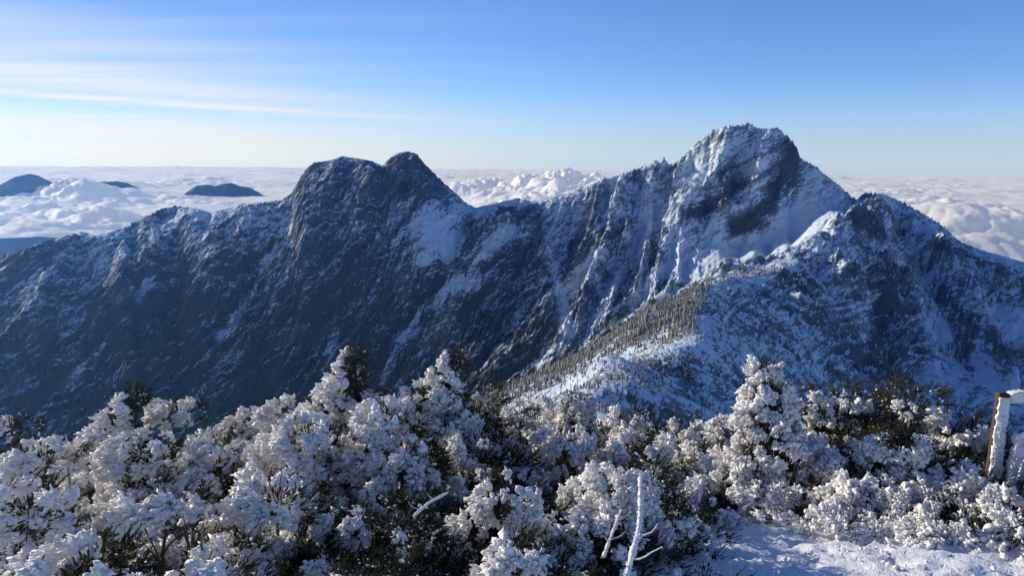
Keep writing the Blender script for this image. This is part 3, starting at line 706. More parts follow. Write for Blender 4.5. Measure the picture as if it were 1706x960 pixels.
N_RIME = 0
def shrub(px, py, dist, R, kind, rime, seed, label, group=None, tips=0.3, fine=1.0, lean=0.0, dark=0.0):
    """one wind-shaped juniper: branches, needle tufts, and rime grown on the side the wind came from"""
    global N_RIME
    r = np.random.default_rng(seed)
    top = at(px, py, dist); bz = float(ground_h(top[0], top[1])) - 0.03
    root = empty("juniper_shrub", (top[0], top[1], bz)); tag(root, label, "shrub", group)
    Ht = top[2] - bz
    # lobes: where the boughs end
    lob = []
    if kind == 'mound':
        n = int(20 + 18 * R)
        lob.append((np.array([0, 0, Ht - 0.10]), 0.13))
        flat = r.uniform(0.5, 0.85)
        for k in range(n):
            a = r.uniform(0, 2 * math.pi); q = math.sqrt(r.uniform(0.02, 1.0))
            zt = (Ht - 0.06) * (1 - 0.42 * q ** 2.2) * r.uniform(0.80, 1.0)
            if r.random() < 0.45: zt *= r.uniform(0.35, 0.85); q = r.uniform(0.7, 1.05)
            rad = r.uniform(0.075, 0.19) * (0.8 + 0.35 * R)
            lob.append((np.array([math.cos(a) * q * R, math.sin(a) * q * R, max(0.08, zt - rad)]), rad))
    elif kind == 'plume':      # a mound with one bough thrown up and bent over
        n = int(16 + 16 * R); hb = Ht - 0.34
        for k in range(n):
            a = r.uniform(0, 2 * math.pi); q = math.sqrt(r.uniform(0.02, 1.0))
            zt = hb * (1 - 0.38 * q ** 2) * r.uniform(0.78, 1.0)
            if r.random() < 0.4: zt *= r.uniform(0.4, 0.85)
            rad = r.uniform(0.08, 0.18)
            lob.append((np.array([math.cos(a) * q * R, math.sin(a) * q * R, max(0.08, zt - rad)]), rad))
        for t in np.linspace(0, 1, 9):
            off = -0.16 + 0.16 * (1 - (1 - t) ** 1.4)
            for q in range(2):
                lob.append((np.array([off + lean * t * 0.10 + r.normal() * 0.03 * (1 - t), r.normal() * 0.03, hb - 0.14 + t * (Ht - hb + 0.09)]), (0.135 - 0.075 * t) * r.uniform(0.85, 1.05)))
        for q in range(6):
            t = r.uniform(0.0, 0.7); lob.append((np.array([r.choice([-1, 1]) * r.uniform(0.08, 0.2) * (1.1 - t), r.normal() * 0.06, hb - 0.08 + t * 0.26]), 0.085))
    elif kind == 'spire':      # an upright young tree, stacked collars of boughs
        for z in np.arange(0.12, Ht - 0.05, 0.105):
            f = 1 - (z / Ht); rr = R * (0.10 + 0.90 * f ** 1.7)
            m_ = 1 + int(6 * rr / R + 2)
            for k in range(m_):
                a = r.uniform(0, 2 * math.pi); q = r.uniform(0.55, 1.0)
                rad = (0.060 + 0.085 * f ** 0.7) * r.uniform(0.7, 1.2)
                lob.append((np.array([math.cos(a) * q * rr, math.sin(a) * q * rr, z + r.normal() * 0.03 - 0.05 * q]), rad))
    LC = np.array([l[0] for l in lob]); LR = np.array([l[1] for l in lob])
    # fists on the lobes
    cen = LC.mean(0) * np.array([1, 1, 0.55])
    FC, FD, FR = [], [], []
    for c, rad in lob:
        sc = np.array([r.uniform(1.0, 1.45), r.uniform(0.95, 1.25), r.uniform(0.5, 0.9)]) if kind == 'mound' else np.array([1, 1, 0.85])
        n = int(34 * (rad / 0.12) ** 2) + 12
        d = rand_dirs(n, r); fr = r.uniform(0.020, 0.046, n) * (0.7 + 2.2 * rad)
        p = c + d * (rad - fr * 0.4)[:, None] * sc
        D2 = np.linalg.norm(p[:, None] - LC[None], axis=-1) / LR[None]
        ok = ((D2 < 0.80).sum(1) == 0) & (p[:, 2] > 0.02)
        FC.append(p[ok]); FD.append(unit(d[ok] + 0.45 * unit(p[ok] - cen))); FR.append(fr[ok])
    FC = np.concatenate(FC); FD = np.concatenate(FD); FR = np.concatenate(FR)
    nz = fbm(FC[:, 0] * 5 + seed, FC[:, 2] * 5 + FC[:, 1] * 4, 2, 500 + seed % 7)
    nz2 = fbm(FC[:, 0] * 14 + seed, FC[:, 2] * 14 + FC[:, 1] * 11, 2, 507)
    rel = FC[:, 2] / Ht
    e = FD @ WIND + 1.35 * nz + 0.6 * nz2 + 0.25 * (rel - 0.5) + rime - 0.03 - dark * sstep(0.75, 0.3, rel)
    isr = e > 0.0
    flag = (kind != 'mound') & (rel > 0.90) & (FC[:, 0] > FC[:, 0][rel > 0.90].mean() - 0.0)
    isr &= ~flag
    # rime feathers
    C, D, S, L = [], [], [], []
    gs = np.exp(0.9 * fbm(FC[:, 0] * 7 + 31 + seed, FC[:, 2] * 7 + FC[:, 1] * 6, 2, 530) + 0.10 * r.normal(size=len(FC)))
    gs = np.clip(gs, 0.62, 1.6)
    k = np.maximum(4, (gs ** -1.6 * fine * 19 * (FR / 0.03) ** 1.3 * np.clip(0.75 + 0.6 * e, 0.45, 1.35)).astype(int))
    idx = np.repeat(np.arange(len(FC))[isr], k[isr])
    d = unit(rand_dirs(len(idx), r) + 0.8 * FD[idx] + 0.45 * WIND)
    s = gs[idx] * (0.0042 + 0.0110 * r.random(len(idx)) ** 2.2) * (1.0 / math.sqrt(fine)) * 1.05
    rf = FR[idx] * (1.0 + 0.25 * np.clip(e[idx], 0, 1.2))
    C = FC[idx] + d * (rf - s * 0.5)[:, None]; D = unit(d + 0.9 * WIND + 0.25 * rand_dirs(len(idx), r))
    L = r.uniform(1.1, 2.5, len(idx))
    # a core for each fist so the crust closes
    ci = np.arange(len(FC))[isr & (e > 0.15)]
    C = np.concatenate([C, FC[ci]]); D = np.concatenate([D, FD[ci]]); S = np.concatenate([s, FR[ci] * 0.80]); L = np.concatenate([L, np.ones(len(ci))])
    # scattered small grains on green parts
    gi = np.repeat(np.arange(len(FC))[~isr], 2)
    gd = unit(rand_dirs(len(gi), r) + FD[gi])
    C = np.concatenate([C, FC[gi] + gd * (FR[gi] * 1.1)[:, None]]); D = np.concatenate([D, unit(gd + WIND)]); S = np.concatenate([S, 0.0030 + 0.0075 * r.random(len(gi)) ** 2.5]); L = np.concatenate([L, r.uniform(1, 1.8, len(gi))])
    N_RIME += len(C)
    link("rime", lumps_mesh("rime", C, D, S, L, r), root)
    # needles: full tufts where it is green, a few pushing through the rime, dark fill inside
    B, DD_, LN, TP = [], [], [], []
    def tuft(ix, n, ln, push, tp):
        ii = np.repeat(ix, n)
        dd_ = unit(0.85 * rand_dirs(len(ii), r) + FD[ii] + np.array([0.15, 0.05, 0.35]))
        B.append(FC[ii] + rand_dirs(len(ii), r) * (FR[ii] * r.uniform(0.2, 1.0, len(ii)))[:, None] + FD[ii] * (FR[ii] * push)[:, None])
        DD_.append(dd_); LN.append(r.uniform(0.5, 1.2, len(ii)) * ln); TP.append(np.clip(r.random(len(ii)) ** 2 * tp * 2 * (0.3 + FC[ii, 2] / Ht), 0, 1))
    def sprays(ix, n, la, tp):
        ii = np.repeat(ix, n); m_ = len(ii)
        ax = unit(0.75 * rand_dirs(m_, r) + 0.9 * FD[ii] + np.array([0.35, 0.15, 0.10]))
        b0 = FC[ii] + ax * (FR[ii] * 0.3)[:, None]; la_ = la * r.uniform(0.6, 1.25, m_)
        tpv = np.clip(r.random(m_) * tp * (1.6 if tp < 0.75 else 3.6) * (0.2 + FC[ii, 2] / Ht) * np.clip(0.6 + fbm(FC[ii, 0] * 9, FC[ii, 2] * 9 + seed, 2, 520) * 1.5, 0.1, 1.6), 0, 1)
        nb = 11
        t = np.tile(np.linspace(0.1, 1.0, nb), m_); jj = np.repeat(np.arange(m_), nb)
        cv = np.array([0.25, 0.1, 0.22]) * (t ** 2)[:, None] * la_[jj][:, None]
        dr = unit(ax[jj] + 0.62 * rand_dirs(len(jj), r) + np.array([0.1, 0, 0.12]))
        B.append(b0[jj] + ax[jj] * (t * la_[jj])[:, None] + cv); DD_.append(dr)
        LN.append((0.017 - 0.007 * t) * r.uniform(0.7, 1.4, len(jj))); TP.append(np.clip(tpv[jj] * (0.4 + 0.8 * t), 0, 1))
    sprays(np.arange(len(FC))[~isr], 7 if tips > 0.75 else 4, 0.070 if tips > 0.75 else 0.055, tips)
    sprays(np.arange(len(FC))[isr & (r.random(len(FC)) < 0.6)], 1, 0.030, tips)
    inner = LC[r.integers(0, len(LC), int(4200 * R * 2))]
    ii = rand_dirs(len(inner), r)
    B.append(inner + ii * r.uniform(0.02, 0.075, len(inner))[:, None]); DD_.append(unit(ii + np.array([0, 0, 0.3]))); LN.append(r.uniform(0.012, 0.030, len(inner))); TP.append(np.zeros(len(inner)))
    B = np.concatenate(B); DD_ = np.concatenate(DD_); LN = np.concatenate(LN); TP = np.concatenate(TP)
    link("foliage", blades_mesh("foliage", B, DD_, LN, np.clip(LN * 0.13, 0.0014, 0.0032) * r.uniform(0.8, 1.3, len(LN)), TP, r), root)
    # branches
    paths = []
    for c, rad in lob:
        a = np.array([r.normal() * 0.05, r.normal() * 0.05, 0.0])
        P = bend(a, c, r, 8, 0.10, 0.15); paths.append((P, np.linspace(0.016, 0.005, 8) * r.uniform(0.7, 1.2)))
        for q in range(4):
            j = r.integers(3, 8); e2 = c + rand_dirs(1, r)[0] * rad * 1.1
            paths.append((bend(P[j], e2, r, 5, 0.08), np.linspace(0.005, 0.0018, 5)))
    for q in range(int(16 * R * 2)):       # bare dead twigs
        a = LC[r.integers(0, len(LC))] * r.uniform(0.3, 0.9); e2 = a + unit(rand_dirs(1, r)[0] + np.array([0, 0, 0.3])) * r.uniform(0.08, 0.24)
        paths.append((bend(a, e2, r, 5, 0.06), np.linspace(0.0035, 0.0012, 5)))
    link("branches", tubes_mesh("branches", paths, MAT_BARK), root)
    return root

r_ = np.random.default_rng(77); n_ = 2600
fx_ = r_.uniform(0.2, 3.6, n_); fy_ = 2.2 + 2.0 * r_.random(n_) ** 0.6; keep_ = (fbm(fx_ * 1.6, fy_ * 1.6, 2, 431) + 0.35 * (fy_ - 3.1)) > 0.0
fx_, fy_ = fx_[keep_], fy_[keep_]; fs_ = 0.003 + 0.010 * r_.random(len(fx_)) ** 3
Cf = np.stack([fx_, fy_, ground_h(fx_, fy_) + 0.012 + fs_ * 0.3], 1)
o = link("fallen_rime", lumps_mesh("fallen_rime", Cf, rand_dirs(len(Cf), r_), fs_, r_.uniform(0.8, 1.6, len(Cf)), r_))
tag(o, kind='stuff', label="crumbs of fallen rime strewn over the snow clearing", cat="rime crumbs")

G = "rime-covered junipers of the summit thicket"
SHRUBS = [
 # px, py, dist, R, kind, rime, seed, label, tips, fine, lean, dark
 (20, 690, 5.3, .62, 'mound', -0.2, 1, "green and white shrub on the skyline at the far left edge", .5, .8, 0, 0),
 (188, 645, 4.7, .46, 'plume', 0.55, 2, "white shrub throwing up a leaning rime plume, leftmost of the tall plumes", .3, .9, 1, 0),
 (290, 664, 5.0, .48, 'mound', 0.30, 3, "flat-topped rimed shrub just right of the leftmost leaning plume", .3, .85, 0, 0),
 (415, 690, 5.1, .50, 'mound', 0.50, 4, "low white shrub before the dark slope, left of the tallest left-hand shrub", .2, .8, 0, 0),
 (480, 668, 4.6, .42, 'mound', 0.45, 5, "shoulder-shaped white shrub leaning against the tall peaked one", .2, .85, 0, 0),
 (574, 583, 4.4, .50, 'plume', 0.40, 6, "tall peaked shrub heaped with rime below the two rounded peaks", .4, .9, .5, 0),
 (655, 668, 4.6, .40, 'mound', 0.10, 7, "shrub with brown-green tufts in the dip between the two tall ones", .5, .85, 0, 0),
 (728, 582, 4.1, .44, 'plume', 0.30, 8, "tall shrub with a thick white plume and a green flag blown right", .6, .95, 1, .2),
 (795, 640, 4.7, .40, 'mound', -0.15, 9, "dark green shrub with a single small upright tip beside the valley", .5, .85, 0, .3),
 (885, 668, 5.2, .50, 'mound', 0.25, 10, "broad shrub just below the left end of the snowy spur", .3, .75, 0, 0),
 (958, 648, 5.0, .26, 'spire', 0.6, 11, "small stubby white column standing before the snowy knoll", .3, .8, 0, 0),
 (1052, 676, 5.4, .46, 'mound', 0.15, 12, "shrub with brownish tips under the shaded side of the knoll", .5, .75, 0, 0),
 (1145, 698, 5.9, .52, 'mound', 0.35, 13, "low pale shrub on the rim, left of the tall spire-shaped tree", .2, .7, 0, 0),
 (1215, 700, 5.4, .40, 'mound', 0.20, 14, "bushy shrub touching the left side of the spire-shaped tree", .4, .75, 0, 0),
 (1283, 583, 4.2, .26, 'spire', 0.85, 15, "tall spire-shaped young tree plastered with rime, bare brown tip on top", .7, .95, 0, 0),
 (1362, 652, 5.0, .34, 'mound', -0.35, 16, "green-topped shrub close behind the spire-shaped tree's right side", .6, .8, 0, 0),
 (1430, 640, 5.0, .46, 'mound', -0.65, 17, "olive green shrub with golden tips, second right of the spire-shaped tree", .9, .85, 0, 0),
 (1530, 640, 4.9, .48, 'mound', -0.65, 18, "golden-tipped shrub standing highest between the spire tree and the fence", 1.0, .85, 0, 0),
 (1600, 692, 4.9, .28, 'mound', 0.0, 19, "small shrub with one drooping golden spray reaching toward the fence", .9, .85, 0, 0),
 (70, 735, 3.9, .50, 'mound', 0.35, 20, "rounded white shrub in the second row at the left edge", .3, 1, 0, 0),
 (235, 725, 3.9, .46, 'mound', 0.35, 21, "white shrub below the leftmost leaning plume", .2, 1, 0, 0),
 (375, 715, 3.9, .46, 'mound', 0.22, 22, "knobbly shrub with dark hollows in the middle of the left half", .3, 1, 0, 0),
 (510, 700, 3.6, .44, 'mound', 0.30, 23, "shrub carrying a large round white boss in front of the tall peaked one", .5, 1, 0, 0),
 (650, 672, 3.6, .46, 'mound', 0.15, 24, "wide shrub with a hanging white apron and dark hollow below", .4, 1, 0, .5),
 (800, 715, 3.8, .46, 'mound', -0.25, 25, "mostly dark shrub with blue-shaded rime scraps, centre of the thicket", .3, 1, 0, .4),
 (940, 712, 4.0, .46, 'mound', 0.30, 26, "finely frosted blue-white shrub right of the dark central one", .2, 1, 0, .1),
 (1075, 720, 4.2, .46, 'mound', 0.32, 27, "finely frosted shrub straight above the bare iced stem", .2, 1, 0, .1),
 (1175, 735, 4.5, .38, 'mound', 0.42, 28, "white shrub in the hollow left of the spire-shaped tree's foot", .2, .95, 0, 0),
 (1405, 728, 4.3, .36, 'mound', 0.38, 29, "creamy white shrub right of the spire-shaped tree", .3, 1, 0, 0),
 (1500, 715, 4.2, .42, 'mound', 0.25, 30, "white shrub with dark flecks below the golden-tipped ones", .3, 1, 0, 0),
 (1575, 760, 4.2, .36, 'mound', 0.32, 31, "white shrub sloping down to the foot of the fence", .2, 1, 0, 0),
 (45, 818, 3.0, .42, 'mound', 0.15, 32, "shrub with a brown-green cap low at the left edge", .5, 1.15, 0, 0),
 (265, 805, 2.95, .42, 'mound', 0.15, 33, "shrub with a dark green needle fan on its crown, lower left", .5, 1.15, 0, 0),
 (460, 800, 2.9, .42, 'mound', 0.34, 34, "big white cauliflower-like shrub, lower left of centre", .3, 1.15, 0, .2),
 (650, 838, 2.7, .40, 'mound', -0.75, 35, "darkest shrub, nearly free of rime, lower centre", .1, 1.1, 0, .5),
 (850, 800, 2.9, .40, 'mound', 0.10, 36, "shrub with an overhanging white shelf right of the darkest one", .2, 1.15, 0, .6),
 (1050, 768, 3.05, .36, 'mound', 0.40, 37, "domed white shrub standing over a thick bare iced stem", .2, 1.15, 0, .2),
 (1275, 785, 3.9, .30, 'mound', 0.45, 38, "low white cushion at the foot of the spire-shaped tree", .2, 1, 0, 0),
 (1440, 800, 3.95, .34, 'mound', 0.34, 39, "low rimed shrub behind the snow clearing", .3, 1.05, 0, 0),
 (1565, 830, 3.95, .30, 'mound', 0.40, 40, "low rimed shrub at the right end of the snow clearing", .2, 1.05, 0, 0),
 (1700, 858, 3.95, .30, 'mound', 0.15, 41, "low speckled shrub at the right edge below the fence", .2, 1.05, 0, 0),
 (140, 905, 2.35, .34, 'mound', 0.30, 42, "white shrub in the bottom left corner", .3, 1.25, 0, 0),
 (370, 915, 2.35, .34, 'mound', 0.05, 43, "partly bare shrub at the bottom edge, left of the darkest ones", .3, 1.25, 0, .3),
 (620, 930, 2.25, .34, 'mound', -0.60, 44, "dark shrub flecked with white at the bottom edge", .2, 1.2, 0, .3),
 (870, 915, 2.4, .34, 'mound', 0.05, 45, "shaded shrub at the bottom edge beside the iced stem", .2, 1.2, 0, .3),
]
for (px, py, dist, R, kind, rime, seed, label, tips, fine, lean, dark) in SHRUBS:
    s = shrub(px, py, dist, R, kind, rime, seed, label, G, tips, fine, lean, dark)
# ------------------------------------------------------------------ thick stems cased in ice
def iced_stem(label, pts, rad, seed, parts=3):
    r = np.random.default_rng(seed)
    P = np.array([at(*p) for p in pts]); t = np.linspace(0, 1, len(P)); tt = np.linspace(0, 1, 26)
    Q = np.stack([np.interp(tt, t, P[:, k]) for k in range(3)], 1)
    for _ in range(3): Q[1:-1] = (Q[:-2] + Q[1:-1] * 2 + Q[2:]) / 4
    base = Q[0].copy(); Q = Q - base
    root = empty("dead_branch", tuple(base)); tag(root, label, "branch")
    R = np.interp(tt, [0, 1], [rad, rad * 0.6])
    link("stem", tubes_mesh("stem", [(Q, R * 0.5)], MAT_BARK, 8), root)
    tw = []
    for q in range(2):
        j0 = int(r.integers(5, 25)); tw.append((bend(Q[j0], Q[j0] + unit(np.array([r.choice([-1, 1]) * 0.8, 0.2 * r.normal(), 0.7]) + 0.3 * r.normal(size=3)) * r.uniform(0.04, 0.13) * (rad / 0.012), r, 6, 0.1), np.linspace(rad * 0.34, rad * 0.10, 6)))
    [link('twig', tubes_mesh('twig', [t_], MAT_RIME, 7), root) for t_ in tw]
    rr_ = R * (0.75 + 0.35 * np.abs(r.normal(size=26)) * 0.6)
    link('rime', tubes_mesh('rime', [(Q + WIND * rad * 0.25, rr_)], MAT_RIME, 9), root)
    n = 420; j = r.uniform(0, 25, n); ji = j.astype(int); f = (j - ji)[:, None]
    C = Q[ji] * (1 - f) + Q[np.minimum(ji + 1, 25)] * f
    d = unit(rand_dirs(n, r) + 0.5 * WIND)
    C = C + d * (R[ji] * 0.9)[:, None]
    S = r.uniform(0.0025, 0.0065, n) * (rad / 0.015); L = r.uniform(1.0, 2.0, n)
    link("rime", lumps_mesh("rime", C, unit(d + 0.4 * WIND), S, L, r), root)
    return root
iced_stem("thick bare stem cased in white ice, rising below the domed shrub", [(1040, 985, 2.35), (1052, 930, 2.45), (1066, 880, 2.55), (1068, 835, 2.65), (1067, 795, 2.75)], 0.012, 601)
iced_stem("thin grey iced stem just left of the thick ice-cased one", [(1005, 930, 2.5), (1020, 890, 2.6), (1035, 850, 2.7)], 0.0065, 602)
iced_stem("curved frozen twig across the dark hollow in the lower centre", [(690, 860, 2.35), (715, 838, 2.4), (745, 822, 2.45)], 0.005, 603)

# ------------------------------------------------------------------ the frosted wooden fence
MAT_WOOD, nt = new_mat("dark weathered wood")
geo = nd(nt, 'ShaderNodeTexCoord'); mp = nd(nt, 'ShaderNodeMapping'); nt.links.new(geo.outputs['Object'], mp.inputs[0]); mp.inputs['Scale'].default_value = (40, 40, 4)
n1 = noise_n(nt, mp.outputs[0], 1.0, 5, 0.7).outputs[0]
bs = nd(nt, 'ShaderNodeBsdfPrincipled'); nt.links.new(mix_c(nt, n1, (0.035, 0.020, 0.014), (0.11, 0.065, 0.045)), bs.inputs['Base Color']); bs.inputs['Roughness'].default_value = 0.8
bmp = nd(nt, 'ShaderNodeBump'); bmp.inputs['Strength'].default_value = 0.5; bmp.inputs['Distance'].default_value = 0.004
nt.links.new(n1, bmp.inputs['Height']); nt.links.new(bmp.outputs[0], bs.inputs['Normal'])
mo = nd(nt, 'ShaderNodeOutputMaterial'); nt.links.new(bs.outputs[0], mo.inputs['Surface'])

def board(w, d, h, point=0.0, nseg=24, rough=0.0, seed=0, mat=None, name="board"):
    """upright board, optionally with a pointed top and an uneven frozen skin; foot at the origin"""
    bm = bmesh.new(); r = np.random.default_rng(seed)
    prof = [(-w / 2, -d / 2), (w / 2, -d / 2), (w / 2, d / 2), (-w / 2, d / 2)]
    P = []
    for a, b in zip(prof, prof[1:] + prof[:1]):
        k = max(2, int(math.hypot(b[0] - a[0], b[1] - a[1]) / 0.012))
        for i in range(k): P.append((a[0] + (b[0] - a[0]) * i / k, a[1] + (b[1] - a[1]) * i / k))
    rings = []
    for i in range(nseg + 1):
        z = h * i / nseg; ring = []
        for (x, y) in P:
            zz = z + (point * (1 - abs(x) / (w / 2)) * (i / nseg) ** 6 if point else 0)
            dx = rough * (noise2(np.array(x * 30 + seed), np.array(zz * 22)) + 0.6 * noise2(np.array(x * 80 + seed + 3), np.array(zz * 60)))
            dy = rough * (noise2(np.array(y * 30 + seed + 9), np.array(zz * 22)) + 0.6 * noise2(np.array(y * 90 + x * 60), np.array(zz * 55 + seed)))
            ring.append(bm.verts.new((x + float(dx) * (1 if abs(x) > w * .3 else .3), y + float(dy), zz)))
        rings.append(ring)
    for a, b in zip(rings[:-1], rings[1:]):
        for i in range(len(P)):
            j = (i + 1) % len(P); bm.faces.new((a[i], a[j], b[j], b[i]))
    bm.faces.new(rings[-1]); bm.faces.new(list(reversed(rings[0])))
    me = bpy.data.meshes.new(name); bm.to_mesh(me); bm.free()
    for p in me.polygons: p.use_smooth = rough > 0
    me.materials.append(mat); return me

def crust(name, w, h, seed, n, side=-1, top=True, parent=None, y=0.0):
    """rime feathers standing off one face of a board"""
    r = np.random.default_rng(seed)
    x = r.uniform(-w / 2, w / 2, n); z = r.uniform(0.0, 1.0, n) * h
    C = np.stack([x, np.full(n, y) + r.normal(size=n) * 0.003, z], 1)
    d = unit(rand_dirs(n, r) * 0.7 + np.array([-0.5, side * 1.0, 0.15]))
    if top:
        m_ = n // 3; xt = r.uniform(-w / 2, w / 2, m_)
        C = np.concatenate([C, np.stack([xt, r.uniform(-0.01, 0.01, m_), np.full(m_, h) + 0.01], 1)]); d = np.concatenate([d, unit(rand_dirs(m_, r) * 0.6 + np.array([-0.2, -0.3, 1.0]))])
    S = r.uniform(0.003, 0.008, len(C)); L = r.uniform(0.8, 1.6, len(C))
    return link(name, lumps_mesh(name, C, d, S, L, r), parent)

p0 = at(1670, 655, 4.5); g0 = float(ground_h(p0[0], p0[1]))
fence = empty("wooden_fence", (p0[0], p0[1], g0), math.radians(8)); tag(fence, "frosted wooden fence with dark post, top rail and leaning pointed pickets", "fence")
HP = p0[2] - g0
post = link("post", board(0.050, 0.034, HP + 0.05, 0, 30, 0.0012, 700, MAT_WOOD, "post"), fence); post.location = (0, 0, -0.05); post.rotation_euler = (0, 0, math.radians(-14))
ice = link("rime", board(0.054, 0.014, HP + 0.03, 0, 60, 0.007, 701, MAT_RIME, "rime"), post); ice.location = (0.003, -0.020, 0.0)
rail = link("rail", board(0.045, 0.035, 1.3, 0, 30, 0.001, 702, MAT_WOOD, "rail"), fence); rail.rotation_euler = (0, math.radians(89), 0); rail.location = (0.03, 0, HP - 0.028)
ri = link("rime", board(0.052, 0.045, 1.28, 0, 90, 0.009, 703, MAT_RIME, "rime"), rail); ri.location = (-0.008, -0.012, 0.0)
crust("rime", 0.05, 1.25, 704, 500, -1, False, rail, -0.03)
crust("rime", 0.05, HP - 0.08, 705, 240, -1, True, ice, -0.012)
low = link("rail", board(0.045, 0.035, 1.3, 0, 30, 0.001, 706, MAT_WOOD, "rail"), fence); low.rotation_euler = (0, math.radians(89), 0); low.location = (0.03, 0.0, HP - 0.50)
hs = HP - 0.17
for i, (x, lean, hh) in enumerate([(0.065, 5, 0.0), (0.135, 7, -0.015), (0.225, 4, -0.01), (0.305, 3, -0.01), (0.385, 5, -0.02), (0.49, 2, 0.0), (0.60, 4, 0.0), (0.71, 3, 0.0), (0.83, 4, 0.0), (0.95, 3, 0.0)]):
    pk = link("picket", board(0.052, 0.016, hs + hh, 0.035, 24, 0.001, 710 + i, MAT_WOOD, "picket"), fence)
    pk.location = (x - 0.03, -0.045, -0.05); pk.rotation_euler = (0, math.radians(lean), 0)
    ic = link("rime", board(0.060 if i % 2 == 0 else 0.052, 0.028, hs + hh + 0.012, 0.030, 60, 0.010, 730 + i, MAT_RIME, "rime"), pk); ic.location = (0, -0.014, 0.0)
    crust("rime", 0.06, hs + hh, 760 + i, 260, -1, True, ic, -0.018)
# ------------------------------------------------------------------ frosted conifers on the near ridge
MAT_FIR, nt = new_mat("frosted fir")
geo = nd(nt, 'ShaderNodeNewGeometry'); pos = geo.outputs['Position']
oi = nd(nt, 'ShaderNodeObjectInfo')
n1 = noise_n(nt, pos, 0.55, 3, 0.7).outputs[0]; n2 = noise_n(nt, pos, 0.03, 2, 0.5).outputs[0]
fr = nd(nt, 'ShaderNodeAttribute', attribute_name='frost')
gcol = mix_c(nt, n2, (0.055, 0.062, 0.036), (0.11, 0.105, 0.065))
fm = math_n(nt, 'MULTIPLY', fr.outputs['Fac'], ramp_n(nt, n1, 0.30, 0.60))
cc = mix_c(nt, fm, gcol, (0.60, 0.59, 0.54))
df = nd(nt, 'ShaderNodeBsdfDiffuse'); nt.links.new(cc, df.inputs['Color'])
mo = nd(nt, 'ShaderNodeOutputMaterial'); nt.links.new(df.outputs[0], mo.inputs['Surface'])

def conifer_geo(seed):
    """one fir: a tapered trunk and drooping whorls of branches cut as many small faces"""
    r = np.random.default_rng(seed); V, F, A = [], [], []
    H_ = 1.0; n = 5
    for i in range(n): a = i / n * 6.283; V.append((0.018 * math.cos(a), 0.018 * math.sin(a), -0.08)); A.append(0.1)
    V.append((0, 0, 1.0)); A.append(0.3)
    for i in range(n): F.append((i, (i + 1) % n, n))
    z = 0.10
    while z < 0.98:
        f = 1 - z; rr = 0.03 + 0.25 * f ** 0.7; m_ = int(6 + 4 * f); ph = r.uniform(0, 6.28)
        for k in range(m_):
            a = ph + k / m_ * 6.283 + r.normal() * 0.2; l = rr * r.uniform(0.65, 1.15); w = 0.40 * l + 0.012
            c, s = math.cos(a), math.sin(a); dz = -0.35 * l + r.normal() * 0.01; b = len(V)
            V += [(0, 0, z + 0.035), (c * l * .55 - s * w, s * l * .55 + c * w, z + dz * .55), (c * l, s * l, z + dz), (c * l * .55 + s * w, s * l * .55 - c * w, z + dz * .55)]
            A += [0.5, 0.9, 1.0, 0.9]; F += [(b, b + 1, b + 2), (b, b + 2, b + 3)]
        z += 0.055 + 0.02 * f
    return np.array(V), np.array(F), np.array(A)
FIRS = [conifer_geo(800 + k) for k in range(7)]
FIRMESH = []
for V, F, A in FIRS:
    me = np_mesh("conifer", V, F, 3, False, [MAT_FIR]); fattr(me, 'frost', A * 0.95); FIRMESH.append(me)
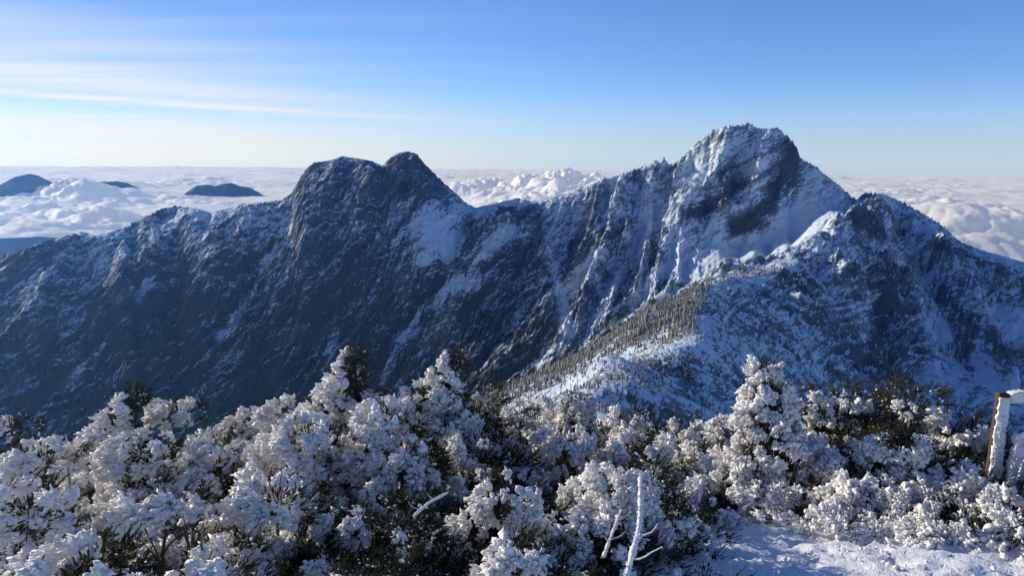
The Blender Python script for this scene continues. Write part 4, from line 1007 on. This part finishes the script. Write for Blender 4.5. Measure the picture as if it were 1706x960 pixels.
# where trees stand: sample the left flank of the near ridge and its crest
fr_ = np.random.default_rng(55)
cand = []
tries = 0
crest = np.array([(560, 790), (700, 742), (820, 660), (880, 634), (960, 603), (1010, 570), (1080, 523), (1150, 488), (1200, 464), (1285, 450)], float)
lowb = np.array([(560, 800), (700, 790), (820, 700), (860, 668), (930, 640), (1000, 600), (1060, 585), (1130, 560), (1165, 535), (1175, 500), (1200, 474), (1285, 460)], float)
while len(cand) < 6000 and tries < 150000:
    tries += 1
    d = fr_.uniform(500, 1150); a = math.radians(fr_.uniform(-16, 22))
    x, y = d * math.sin(a), d * math.cos(a); z = terrain_z(x, y)
    px, py = to_px(np.array([x, y, z]))
    if px < 640 or px > 1400: continue
    yc = np.interp(px, crest[:, 0], crest[:, 1]); yl = np.interp(px, lowb[:, 0], lowb[:, 1])
    inside = (py > yc - 14) and (py < yl + 4 * fr_.normal())
    # crest line from the notch up to the snowy horn
    if 1270 < px < 1400: inside = abs(py - np.interp(px, [1270, 1300, 1335, 1368, 1386, 1393], [452, 448, 440, 415, 392, 363])) < 12 and d > 1040
    if not inside: continue
    pn = float(fbm(np.array(x / 24.0), np.array(y / 24.0), 2, 445))
    if pn < -0.28 + 0.2 * fr_.normal(): continue
    cand.append((x, y, z, d, (3.0 + 5.5 * fr_.random() ** 1.8) * (1.0 + 0.45 * pn) * (1.0 if px < 1180 else 0.75)))
cand.sort(key=lambda c: -c[4] / c[3])
for i, (x, y, z, d, h) in enumerate(cand[:290]):
    o = bpy.data.objects.new("conifer", FIRMESH[i % 7]); COL.objects.link(o)
    o.location = (x, y, z - 0.3); o.scale = (h, h, h); o.rotation_euler = (0, 0, fr_.uniform(0, 6.28))
    tag(o, "small frosted conifer in the sunlit forest on the near ridge's left flank", "tree", "conifers on the near ridge")
scrub = []
for _ in range(60000):
    if len(scrub) > 5200: break
    d = fr_.uniform(180, 1250); a = math.radians(fr_.uniform(-6, 30)); x, y = d * math.sin(a), d * math.cos(a); z = terrain_z(x, y)
    px, py = to_px(np.array([x, y, z]))
    if px < 830 or px > 1500 or py > 740: continue
    if fbm(np.array(x / 35), np.array(y / 35), 2, 440) < -0.12: continue
    scrub.append((x, y, z + 0.2, d, fr_.uniform(1.3, 3.2)))
Vs, Fs, As, off = [], [], [], 0
for i, (x, y, z, d, h) in enumerate(cand[290:] + scrub):
    V, F, A = FIRS[i % 7]; a = fr_.uniform(0, 6.28); c, s = math.cos(a), math.sin(a)
    Vs.append(np.stack([(V[:, 0] * c - V[:, 1] * s) * h + x, (V[:, 0] * s + V[:, 1] * c) * h + y, V[:, 2] * h + z - 0.3], 1)); Fs.append(F + off); As.append(A * fr_.uniform(0.6, 1.1)); off += len(V)
if Vs:
    me = np_mesh("forest", np.concatenate(Vs), np.concatenate(Fs).reshape(-1), 3, False, [MAT_FIR]); fattr(me, 'frost', np.concatenate(As))
    o = link("forest", me); tag(o, kind='stuff', label="olive grey frosted conifer forest covering the near ridge's sunlit side", cat="forest")
